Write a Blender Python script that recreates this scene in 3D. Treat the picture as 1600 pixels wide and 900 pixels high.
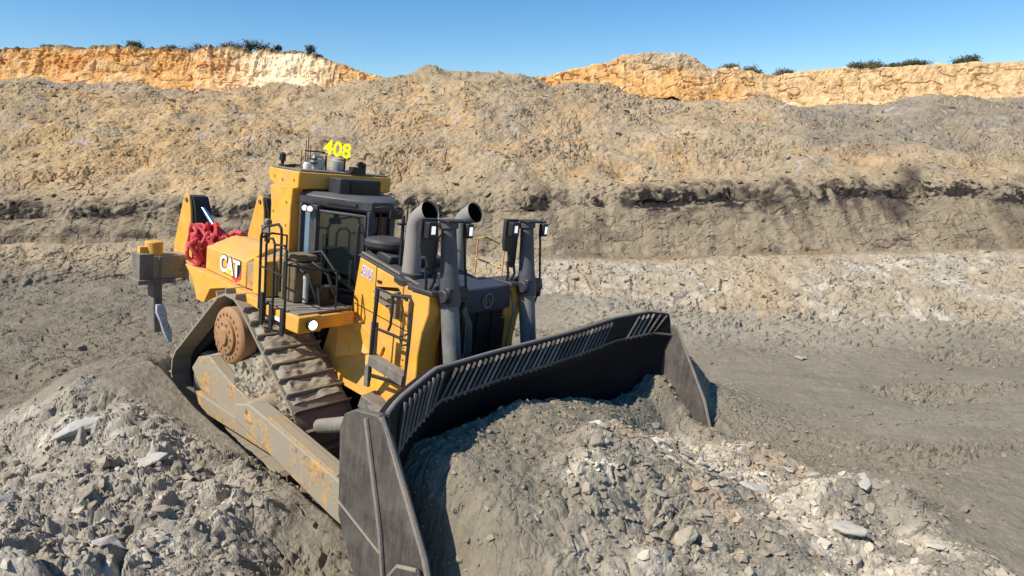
import bpy, bmesh, math, random
import numpy as np
np.seterr(over='ignore')
from mathutils import Vector, Matrix, Euler
random.seed(7); RNG = np.random.default_rng(7)
for o in list(bpy.data.objects): bpy.data.objects.remove(o)
SC = bpy.context.scene; COL = SC.collection
# ---------------------------------------------------------------- camera
cam = bpy.data.objects.new('camera', bpy.data.cameras.new('camera')); COL.objects.link(cam)
cam.data.sensor_width = 36; cam.data.lens = 36*990.32/1600
cam.data.clip_start = .1; cam.data.clip_end = 6000
cam.location = (0, 0, 5.0); cam.rotation_euler = (math.radians(90-13), 0, 0)
SC.camera = cam
# ---------------------------------------------------------------- light
SUN_EL, SUN_DIR = math.radians(49), Vector((-.853, -.508, 0)).normalized()
w = bpy.data.worlds.new('World'); SC.world = w; w.use_nodes = True
nt = w.node_tree; bgn = nt.nodes['Background']
sky = nt.nodes.new('ShaderNodeTexSky'); sky.sky_type = 'NISHITA'; sky.sun_disc = False
sky.sun_elevation = SUN_EL
sky.sun_rotation = math.atan2(SUN_DIR.x, SUN_DIR.y)
sky.altitude = 300; sky.air_density = 1.0; sky.dust_density = 0; sky.ozone_density = 3.5
hsv = nt.nodes.new('ShaderNodeHueSaturation'); hsv.inputs['Saturation'].default_value = 1.3; hsv.inputs['Value'].default_value = 1.3; nt.links.new(sky.outputs[0], hsv.inputs['Color'])
nt.links.new(hsv.outputs[0], bgn.inputs[0]); bgn.inputs[1].default_value = .088
sun = bpy.data.objects.new('sun', bpy.data.lights.new('sun', 'SUN')); COL.objects.link(sun)
sun.data.energy = 5.0; sun.data.angle = math.radians(.5); sun.data.color = (1, .95, .86)
tosun = Vector((SUN_DIR.x*math.cos(SUN_EL), SUN_DIR.y*math.cos(SUN_EL), math.sin(SUN_EL)))
sun.rotation_euler = tosun.to_track_quat('Z', 'Y').to_euler()
SC.view_settings.view_transform = 'Standard'; SC.view_settings.look = 'None'
SC.view_settings.exposure = 0.30; SC.view_settings.gamma = 1
SC.render.engine = 'CYCLES'
# ---------------------------------------------------------------- noise (numpy)
U32 = np.uint32
def _mix(n):
    n = (n ^ (n >> U32(13)))*U32(1274126177)
    n = (n ^ (n >> U32(16)))*U32(2246822519)
    return ((n ^ (n >> U32(15))) & U32(0xffffff)).astype(np.float32)*np.float32(1/16777215)
def _u(a, m): return a.astype(np.int64).astype(U32)*U32(m)
def _h(ix, iy, iz, k): return _mix(_u(ix, 374761393)+_u(iy, 668265263)+_u(iz, 2147483647)+U32((k*974634777) & 0xffffffff))
def vnoise(x, y, z, k=0):
    x, y, z = np.broadcast_arrays(x, y, z); F = []; H = []
    for c, m in ((x, 374761393), (y, 668265263), (z, 2147483647)):
        i = np.floor(c); f = (c-i).astype(np.float32); F.append(f*f*(3-2*f)); u = _u(i, m); H.append((u, u+U32(m)))
    kk = U32((k*974634777) & 0xffffffff); out = []
    for dx in (0, 1):
        col = []
        for dy in (0, 1):
            s = H[0][dx]+H[1][dy]+kk; lo = _mix(s+H[2][0]); hi = _mix(s+H[2][1]); col.append(lo+(hi-lo)*F[2])
        out.append(col[0]+(col[1]-col[0])*F[1])
    return (out[0]+(out[1]-out[0])*F[0])*2-1
def fbm(x, y, z, f, oct=4, k=0, gain=.5, ridge=False):
    s = 0; a = 1.; t = 0
    for i in range(oct):
        n = vnoise(x*f+17.3*i, y*f-9.1*i, z*f+3.7*i, k+i)
        if ridge: n = 1-2*np.abs(n)
        s = s+a*n; t += a; a *= gain; f *= 2.03
    return s/t
def slabs(a, b, size, k=0, tilt=.5, K=3.0, flat=.55, asp=1.6):
    """overlapping tilted angular plates, as broken shale lies; returns height in units of size"""
    u = a/size; v = b/size; ui = np.floor(u).astype(np.int64); vi = np.floor(v).astype(np.int64)
    best = np.full(u.shape, -9.); ident = np.zeros(u.shape)
    z0 = np.zeros_like(ui)
    for dx in (-1, 0, 1):
        for dy in (-1, 0, 1):
            cx = ui+dx; cy = vi+dy
            px = cx+_h(cx, cy, z0, k+1); py = cy+_h(cx, cy, z0, k+2)
            ang = _h(cx, cy, z0, k+3)*6.283
            tx = (_h(cx, cy, z0, k+4)-.5)*2*tilt; ty = (_h(cx, cy, z0, k+5)-.5)*2*tilt
            hh = (_h(cx, cy, z0, k+6)-.5)*.6
            sz = .35+.45*_h(cx, cy, z0, k+7)
            ddx = u-px; ddy = v-py
            c, s = np.cos(ang), np.sin(ang)
            lx = np.abs(c*ddx+s*ddy)*1.0; ly = np.abs(-s*ddx+c*ddy)*asp
            e = np.maximum(np.maximum(lx, ly), (lx+ly)*.75)
            val = hh+tx*ddx+ty*ddy-K*np.maximum(0, e-sz*flat*1.3)
            m = val > best; best = np.where(m, val, best); ident = np.where(m, _h(cx, cy, z0, k+8), ident)
    return np.maximum(best, -.8), ident
def cracks(x, y, z, f, k, w=.035, oct=3):
    n = np.abs(fbm(x, y, z, f, oct, k)); return np.clip(1-n/w, 0, 1)
def sstep(x, a, b):
    t = np.clip((x-a)/(b-a), 0, 1); return t*t*(3-2*t)
# ---------------------------------------------------------------- materials
MATS = {}
def newmat(name):
    m = bpy.data.materials.new(name); m.use_nodes = True; MATS[name] = m
    return m, m.node_tree.nodes, m.node_tree.links, m.node_tree.nodes['Principled BSDF']
def earth(name, fine=1.0, bump=.5, var=.35):
    m, N, L, P = newmat(name)
    at = N.new('ShaderNodeAttribute'); at.attribute_name = 'Col'
    tc = N.new('ShaderNodeTexCoord')
    def noise(sc, det, rough=.6):
        n = N.new('ShaderNodeTexNoise'); n.inputs['Scale'].default_value = sc; n.inputs['Detail'].default_value = det
        n.inputs['Roughness'].default_value = rough; L.new(tc.outputs['Object'], n.inputs['Vector']); return n
    n1 = noise(9*fine, 8, .7); n2 = noise(.9*fine, 5); n3 = noise(60*fine, 4, .7)
    r1 = N.new('ShaderNodeMapRange'); r1.inputs[1].default_value = .3; r1.inputs[2].default_value = .7
    r1.inputs[3].default_value = 1-var; r1.inputs[4].default_value = 1+var
    L.new(n1.outputs[0], r1.inputs[0])
    r2 = N.new('ShaderNodeMapRange'); r2.inputs[1].default_value = .3; r2.inputs[2].default_value = .7
    r2.inputs[3].default_value = 1-var*.5; r2.inputs[4].default_value = 1+var*.5
    L.new(n2.outputs[0], r2.inputs[0])
    mu = N.new('ShaderNodeMath'); mu.operation = 'MULTIPLY'; L.new(r1.outputs[0], mu.inputs[0]); L.new(r2.outputs[0], mu.inputs[1])
    vm = N.new('ShaderNodeVectorMath'); vm.operation = 'SCALE'; L.new(at.outputs['Color'], vm.inputs[0]); L.new(mu.outputs[0], vm.inputs['Scale'])
    L.new(vm.outputs[0], P.inputs['Base Color'])
    P.inputs['Roughness'].default_value = .95; P.inputs['Specular IOR Level'].default_value = .15
    b1 = N.new('ShaderNodeBump'); b1.inputs['Strength'].default_value = bump; b1.inputs['Distance'].default_value = .05/fine
    L.new(n1.outputs[0], b1.inputs['Height'])
    b2 = N.new('ShaderNodeBump'); b2.inputs['Strength'].default_value = bump; b2.inputs['Distance'].default_value = .012/fine
    L.new(n3.outputs[0], b2.inputs['Height']); L.new(b1.outputs[0], b2.inputs['Normal']); L.new(b2.outputs[0], P.inputs['Normal'])
    return m
def painted(name, col, rough=.5, metal=0, dust=.35, dustcol=(.30, .25, .18), wear=.1, wearcol=(.09, .06, .045), scale=2.2, var=.15, spec=.4, updust=.4):
    """paint or steel with an uneven film of dust (more on upward faces), scuffs and small dents"""
    m, N, L, P = newmat(name)
    tc = N.new('ShaderNodeTexCoord')
    def noise(sc, det=6, rough=.65, stretch=None):
        n = N.new('ShaderNodeTexNoise'); n.inputs['Scale'].default_value = sc; n.inputs['Detail'].default_value = det; n.inputs['Roughness'].default_value = rough
        if stretch:
            mp = N.new('ShaderNodeMapping'); mp.inputs['Scale'].default_value = stretch
            L.new(tc.outputs['Object'], mp.inputs[0]); L.new(mp.outputs[0], n.inputs['Vector'])
        else: L.new(tc.outputs['Object'], n.inputs['Vector'])
        return n
    def ramp(src, a, b, lo, hi):
        r = N.new('ShaderNodeMapRange'); r.inputs[1].default_value = a; r.inputs[2].default_value = b
        r.inputs[3].default_value = lo; r.inputs[4].default_value = hi; L.new(src, r.inputs[0]); return r.outputs[0]
    nv = noise(scale*1.3); nd = noise(scale, 8, .72); nw = noise(scale*5, 8, .75); ns = noise(scale*3, 4, .6, (3, 3, .35))
    val = ramp(nv.outputs[0], .3, .7, 1-var, 1+var)
    base = N.new('ShaderNodeVectorMath'); base.operation = 'SCALE'; base.inputs[0].default_value = col; L.new(val, base.inputs['Scale'])
    mw = N.new('ShaderNodeMix'); mw.data_type = 'RGBA'; L.new(ramp(nw.outputs[0], .66-wear*.4, .74-wear*.3, 0, min(1, wear*6)), mw.inputs[0])
    L.new(base.outputs[0], mw.inputs[6]); mw.inputs[7].default_value = (*wearcol, 1)
    ge = N.new('ShaderNodeNewGeometry'); sp = N.new('ShaderNodeSeparateXYZ'); L.new(ge.outputs['Normal'], sp.inputs[0])
    up = ramp(sp.outputs[2], .3, .95, 0, updust)
    d0 = ramp(nd.outputs[0], .38, .68, 0, dust); d1 = ramp(ns.outputs[0], .45, .7, 0, dust*.5)
    ad = N.new('ShaderNodeMath'); ad.operation = 'ADD'; L.new(up, ad.inputs[0]); L.new(d0, ad.inputs[1])
    ad2 = N.new('ShaderNodeMath'); ad2.operation = 'ADD'; ad2.use_clamp = True; L.new(ad.outputs[0], ad2.inputs[0]); L.new(d1, ad2.inputs[1])
    md = N.new('ShaderNodeMix'); md.data_type = 'RGBA'; L.new(ad2.outputs[0], md.inputs[0]); L.new(mw.outputs[2], md.inputs[6]); md.inputs[7].default_value = (*dustcol, 1)
    L.new(md.outputs[2], P.inputs['Base Color'])
    L.new(ramp(ad2.outputs[0], 0, 1, rough, .95), P.inputs['Roughness'])
    P.inputs['Metallic'].default_value = metal; P.inputs['Specular IOR Level'].default_value = spec
    b = N.new('ShaderNodeBump'); b.inputs['Strength'].default_value = .25; b.inputs['Distance'].default_value = .01
    L.new(nd.outputs[0], b.inputs['Height']); L.new(b.outputs[0], P.inputs['Normal'])
    return m
YEL = painted('yellow_paint', (.83, .37, .015), .48, dust=.55, var=.22, dustcol=(.50, .33, .16), wear=.16, wearcol=(.22, .13, .05), updust=.25)
YELD = painted('worn_yellow_paint', (.62, .30, .03), .6, dust=.9, dustcol=(.31, .26, .18), wear=.35, wearcol=(.12, .08, .06), updust=.5, scale=3)
YELM = painted('muddy_yellow_paint', (.60, .31, .06), .8, dust=1.7, dustcol=(.30, .25, .18), wear=.45, wearcol=(.11, .085, .07), updust=.35, scale=2.2)
BARR = painted('cylinder_paint', (.060, .058, .068), .42, dust=.25, dustcol=(.20, .18, .16), wear=.04, updust=.3)
CANI = painted('dusty_white_canister', (.42, .41, .38), .6, dust=.7, dustcol=(.30, .27, .22), wear=.1, updust=.4, scale=8)
DRK = painted('dark_grey_paint', (.022, .022, .027), .45, dust=.14, dustcol=(.17, .15, .13), wear=.06, updust=.22)
CABP = painted('cab_grey_paint', (.038, .037, .043), .4, dust=.14, dustcol=(.22, .20, .17), wear=.03, updust=.25)
BLK = painted('black_steel', (.012, .012, .013), .5, dust=.10, dustcol=(.12, .10, .085), wear=.02, updust=.2)
STEEL = painted('blade_steel', (.065, .054, .048), .45, metal=.15, dust=.45, dustcol=(.22, .185, .145), wear=.22, wearcol=(.13, .065, .035), scale=2.5, updust=.35)
MOLD = painted('shade_dark_moldboard_steel', (.009, .010, .013), .5, metal=.0, dust=.05, dustcol=(.07, .06, .055), wear=.06, wearcol=(.05, .03, .025), scale=2, updust=.1, spec=.12)  # near black: deep shade on the blade front is put into the colour
WORN = painted('polished_edge_steel', (.24, .20, .17), .5, metal=.15, dust=.55, dustcol=(.30, .245, .18), wear=.3, wearcol=(.16, .09, .05), scale=5, updust=.2)
SHOE = painted('muddy_track_steel', (.27, .225, .165), .6, metal=.1, dust=.9, dustcol=(.31, .26, .185), wear=.2, wearcol=(.10, .08, .06), scale=4, updust=.8)
SHOEW = painted('scoured_shoe_steel', (.20, .175, .165), .42, metal=.25, dust=.6, dustcol=(.25, .20, .15), wear=.5, wearcol=(.24, .10, .045), scale=4, updust=.1)
DRIVE = painted('dusty_orange_hub', (.36, .17, .06), .7, dust=.7, dustcol=(.33, .215, .13), wear=.25, wearcol=(.16, .08, .04), scale=3.5, updust=.4)
PIPE = painted('heat_greyed_pipe', (.25, .23, .215), .6, metal=.0, dust=.5, dustcol=(.30, .26, .22), wear=.05, updust=.2)
ROD = painted('dusty_cylinder_steel', (.17, .165, .16), .5, metal=.2, dust=.6, dustcol=(.27, .245, .205), wear=.1, updust=.2, scale=5)
GREYB = painted('dusty_grey_steel', (.11, .10, .09), .6, metal=.1, dust=.8, dustcol=(.25, .215, .165), wear=.2, scale=2.5, updust=.5)
CHR = painted('chrome', (.75, .76, .80), .18, metal=1, dust=.05, wear=0, updust=.05)
SHINY = painted('scoured_tooth_steel', (.72, .74, .80), .35, metal=.2, dust=.6, dustcol=(.25, .25, .28), wear=.3, scale=6, updust=.05)
WHT = painted('white_plastic', (.75, .74, .70), .5, dust=.3, wear=0, updust=.2, scale=6)
RED = painted('red_rubber', (.60, .035, .045), .55, dust=.25, dustcol=(.40, .20, .16), wear=.05, wearcol=(.15, .01, .02), scale=7, updust=.15)
NAVY = painted('dark_blue_grey_cover', (.018, .026, .045), .4, dust=.12, dustcol=(.12, .12, .13), wear=.03, updust=.12)
MUD = painted('caked_mud', (.31, .26, .185), .95, dust=.4, dustcol=(.36, .30, .215), wear=.3, wearcol=(.15, .125, .09), scale=7, updust=.1, var=.3)
def plain(name, col, rough=.5, emit=None, es=1):
    m, N, L, P = newmat(name); P.inputs['Base Color'].default_value = (*col, 1); P.inputs['Roughness'].default_value = rough
    if emit: P.inputs['Emission Color'].default_value = (*emit, 1); P.inputs['Emission Strength'].default_value = es
    return m
GLASS = plain('tinted_cab_glass', (.010, .016, .018), .06); GLASS.node_tree.nodes['Principled BSDF'].inputs['Specular IOR Level'].default_value = .6
GLASS.node_tree.nodes['Principled BSDF'].inputs['Transmission Weight'].default_value = .22
LENS = plain('lit_lamp_lens', (.9, .9, .85), .2, (1, .98, .92), 2.2)
LENSGLOW = plain('lamp_lens', (.85, .85, .83), .15, (1, 1, 1), .55)  # weak white glow added so these lenses look bright
SIGNY = plain('glowing_yellow_sign', (.90, .86, .02), .5, (.95, .88, .0), .55)  # sign digits given a yellow glow of their own to brighten them
DECW = plain('white_decal', (.85, .85, .83), .5); DECB = plain('black_decal', (.015, .015, .02), .5)
DECR = plain('red_decal', (.55, .06, .05), .5); DECP = plain('violet_decal', (.35, .22, .50), .5)
TEAL = plain('high_visibility_cloth', (.25, .42, .38), .8); SEATM = plain('brown_seat_cloth', (.10, .035, .02), .9)
INT = plain('cab_interior_plastic', (.03, .03, .03), .8); BLUEG = plain('sky_blue_side_glass', (.12, .20, .27), .08)
EARTHM = earth('broken_earth', 1.0, .55, .16); ROCKM = earth('broken_rock', 1.3, .5, .14); WALLM = earth('pit_wall_earth', .55, .4, .12)
TANKB = painted('grimy_brown_box', (.16, .10, .04), .6, dust=.6, dustcol=(.20, .155, .10), wear=.4, wearcol=(.04, .03, .02), updust=.4, scale=5)
# ---------------------------------------------------------------- mesh helpers
def link(o, parent=None):
    COL.objects.link(o)
    if parent is not None: o.parent = parent
    return o
def tag(o, label=None, cat=None, group=None, kind=None):
    if label: o['label'] = label
    if cat: o['category'] = cat
    if group: o['group'] = group
    if kind: o['kind'] = kind
    return o
class MB:
    def __init__(s): s.v = []; s.f = []; s.mi = []; s.cur = 0
    def add(s, vs, fs):
        n = len(s.v); s.v += [tuple(p) for p in vs]; s.f += [tuple(i+n for i in f) for f in fs]; s.mi += [s.cur]*len(fs); return s
    def box(s, c, d, rot=None):
        h = [x/2 for x in d]; vs = [Vector((sx*h[0], sy*h[1], sz*h[2])) for sx in (-1, 1) for sy in (-1, 1) for sz in (-1, 1)]
        if rot is not None:
            R = rot if isinstance(rot, Matrix) else Euler(rot).to_matrix(); vs = [R@p for p in vs]
        vs = [p+Vector(c) for p in vs]
        return s.add(vs, [(0, 1, 3, 2), (4, 6, 7, 5), (0, 4, 5, 1), (2, 3, 7, 6), (0, 2, 6, 4), (1, 5, 7, 3)])
    def bb(s, x0, x1, y0, y1, z0, z1): return s.box(((x0+x1)/2, (y0+y1)/2, (z0+z1)/2), (abs(x1-x0), abs(y1-y0), abs(z1-z0)))
    def loft(s, rings, cap=True, closed=True):
        n = len(rings[0]); fs = []
        for i in range(len(rings)-1):
            for j in range(n if closed else n-1):
                a = i*n+j; b = i*n+(j+1) % n; fs.append((a, b, b+n, a+n))
        if cap: fs.append(tuple(range(n))[::-1]); fs.append(tuple((len(rings)-1)*n+j for j in range(n)))
        return s.add([p for r in rings for p in r], fs)
    def pxz(s, poly, y0, y1): return s.loft([[(x, y0, z) for x, z in poly], [(x, y1, z) for x, z in poly]])
    def pyz(s, poly, x0, x1): return s.loft([[(x0, y, z) for y, z in poly], [(x1, y, z) for y, z in poly]])
    def pxy(s, poly, z0, z1): return s.loft([[(x, y, z0) for x, y in poly], [(x, y, z1) for x, y in poly]])
    def tube(s, pts, r, n=12, cap=True):
        pts = [Vector(p) for p in pts]; rs = r if isinstance(r, (list, tuple)) else [r]*len(pts); rings = []
        t = (pts[1]-pts[0]).normalized(); up = Vector((0, 0, 1)) if abs(t.z) < .9 else Vector((1, 0, 0))
        a = t.cross(up).normalized()
        for i, p in enumerate(pts):
            if i == 0: t = (pts[1]-p).normalized()
            elif i == len(pts)-1: t = (p-pts[i-1]).normalized()
            else: t = ((pts[i+1]-p).normalized()+(p-pts[i-1]).normalized()).normalized()
            a = (a-t*a.dot(t)).normalized(); b = t.cross(a)
            rings.append([p+(a*math.cos(2*math.pi*k/n)+b*math.sin(2*math.pi*k/n))*rs[i] for k in range(n)])
        return s.loft(rings, cap)
    def lathe(s, c, axis, prof, n=24):
        """prof: (distance along axis, radius)"""
        ax = Vector(axis).normalized(); c = Vector(c); return s.tube([c+ax*d for d, r in prof], [max(r, .002) for d, r in prof], n) if all(prof[i+1][0] > prof[i][0] for i in range(len(prof)-1)) else s._lathe(c, ax, prof, n)
    def _lathe(s, c, ax, prof, n):
        up = Vector((0, 0, 1)) if abs(ax.z) < .9 else Vector((1, 0, 0)); a = ax.cross(up).normalized(); b = ax.cross(a)
        return s.loft([[c+ax*d+(a*math.cos(2*math.pi*k/n)+b*math.sin(2*math.pi*k/n))*max(r, .002) for k in range(n)] for d, r in prof])
    def build(s, name, mat, parent=None, bevel=.008, ang=35, label=None):
        me = bpy.data.meshes.new(name); me.from_pydata([tuple(p) for p in s.v], [], s.f)
        bm = bmesh.new(); bm.from_mesh(me); bmesh.ops.recalc_face_normals(bm, faces=bm.faces); bm.to_mesh(me); bm.free()
        for m in (mat if isinstance(mat, (list, tuple)) else [mat]): me.materials.append(m)
        if len(me.materials) > 1: me.polygons.foreach_set('material_index', s.mi)
        me.polygons.foreach_set('use_smooth', [True]*len(me.polygons)); me.set_sharp_from_angle(angle=math.radians(ang))
        o = bpy.data.objects.new(name, me); link(o, parent)
        if bevel:
            md = o.modifiers.new('bevel', 'BEVEL'); md.width = bevel; md.segments = 2; md.limit_method = 'ANGLE'; md.angle_limit = math.radians(40)
            md.harden_normals = False
        if label: o['label'] = label
        return o
def empty(name, loc=(0, 0, 0), parent=None):
    o = bpy.data.objects.new(name, None); o.location = loc; o.empty_display_size = .3; return link(o, parent)
def text_mesh(txt, name, mat, size, parent, M, depth=.004, offset=.0, sx=1):
    cu = bpy.data.curves.new(name, 'FONT'); cu.body = txt; cu.size = size; cu.extrude = depth; cu.offset = offset; cu.align_x = 'CENTER'; cu.align_y = 'CENTER'
    t = bpy.data.objects.new(name, cu); COL.objects.link(t); dg = bpy.context.evaluated_depsgraph_get()
    me = bpy.data.meshes.new_from_object(t.evaluated_get(dg)); bpy.data.objects.remove(t)
    me.transform(M@Matrix.Diagonal((sx, 1, 1, 1))); me.materials.clear(); me.materials.append(mat)
    o = bpy.data.objects.new(name, me); return link(o, parent)
def grid_mesh(name, P, C, mat, parent=None, smooth=False):
    """P (rows, cols, 3) -> one sheet with its own earth colour per point"""
    R_, C_ = P.shape[:2]; me = bpy.data.meshes.new(name)
    me.vertices.add(R_*C_); me.vertices.foreach_set('co', P.astype(np.float32).ravel())
    i = (np.arange(R_-1)[:, None]*C_+np.arange(C_-1)[None]).ravel()
    q = np.stack([i, i+1, i+1+C_, i+C_], 1).astype(np.int32)
    me.loops.add(q.size); me.loops.foreach_set('vertex_index', q.ravel())
    me.polygons.add(len(q)); me.polygons.foreach_set('loop_start', np.arange(0, q.size, 4, dtype=np.int32))
    me.polygons.foreach_set('loop_total', np.full(len(q), 4, np.int32)); me.polygons.foreach_set('use_smooth', np.full(len(q), smooth))
    a = me.color_attributes.new('Col', 'FLOAT_COLOR', 'POINT')
    a.data.foreach_set('color', np.concatenate([C, np.ones((R_, C_, 1))], 2).astype(np.float32).ravel())
    me.update(); me.validate(); me.materials.append(mat)
    return link(bpy.data.objects.new(name, me), parent)
def mix(a, b, t):
    t = np.clip(t, 0, 1)[..., None]; return a*(1-t)+np.array(b)*t
# bulldozer pose: nose down, leaning to its left, working in a slot
DM = Matrix(((0.7693, 0.6296, 0.1087, -3.3186), (-0.636, 0.7708, 0.0369, 11.3156), (-0.0605, -0.0975, 0.9934, -0.3187), (0, 0, 0, 1)))
DMI = DM.inverted()

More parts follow.
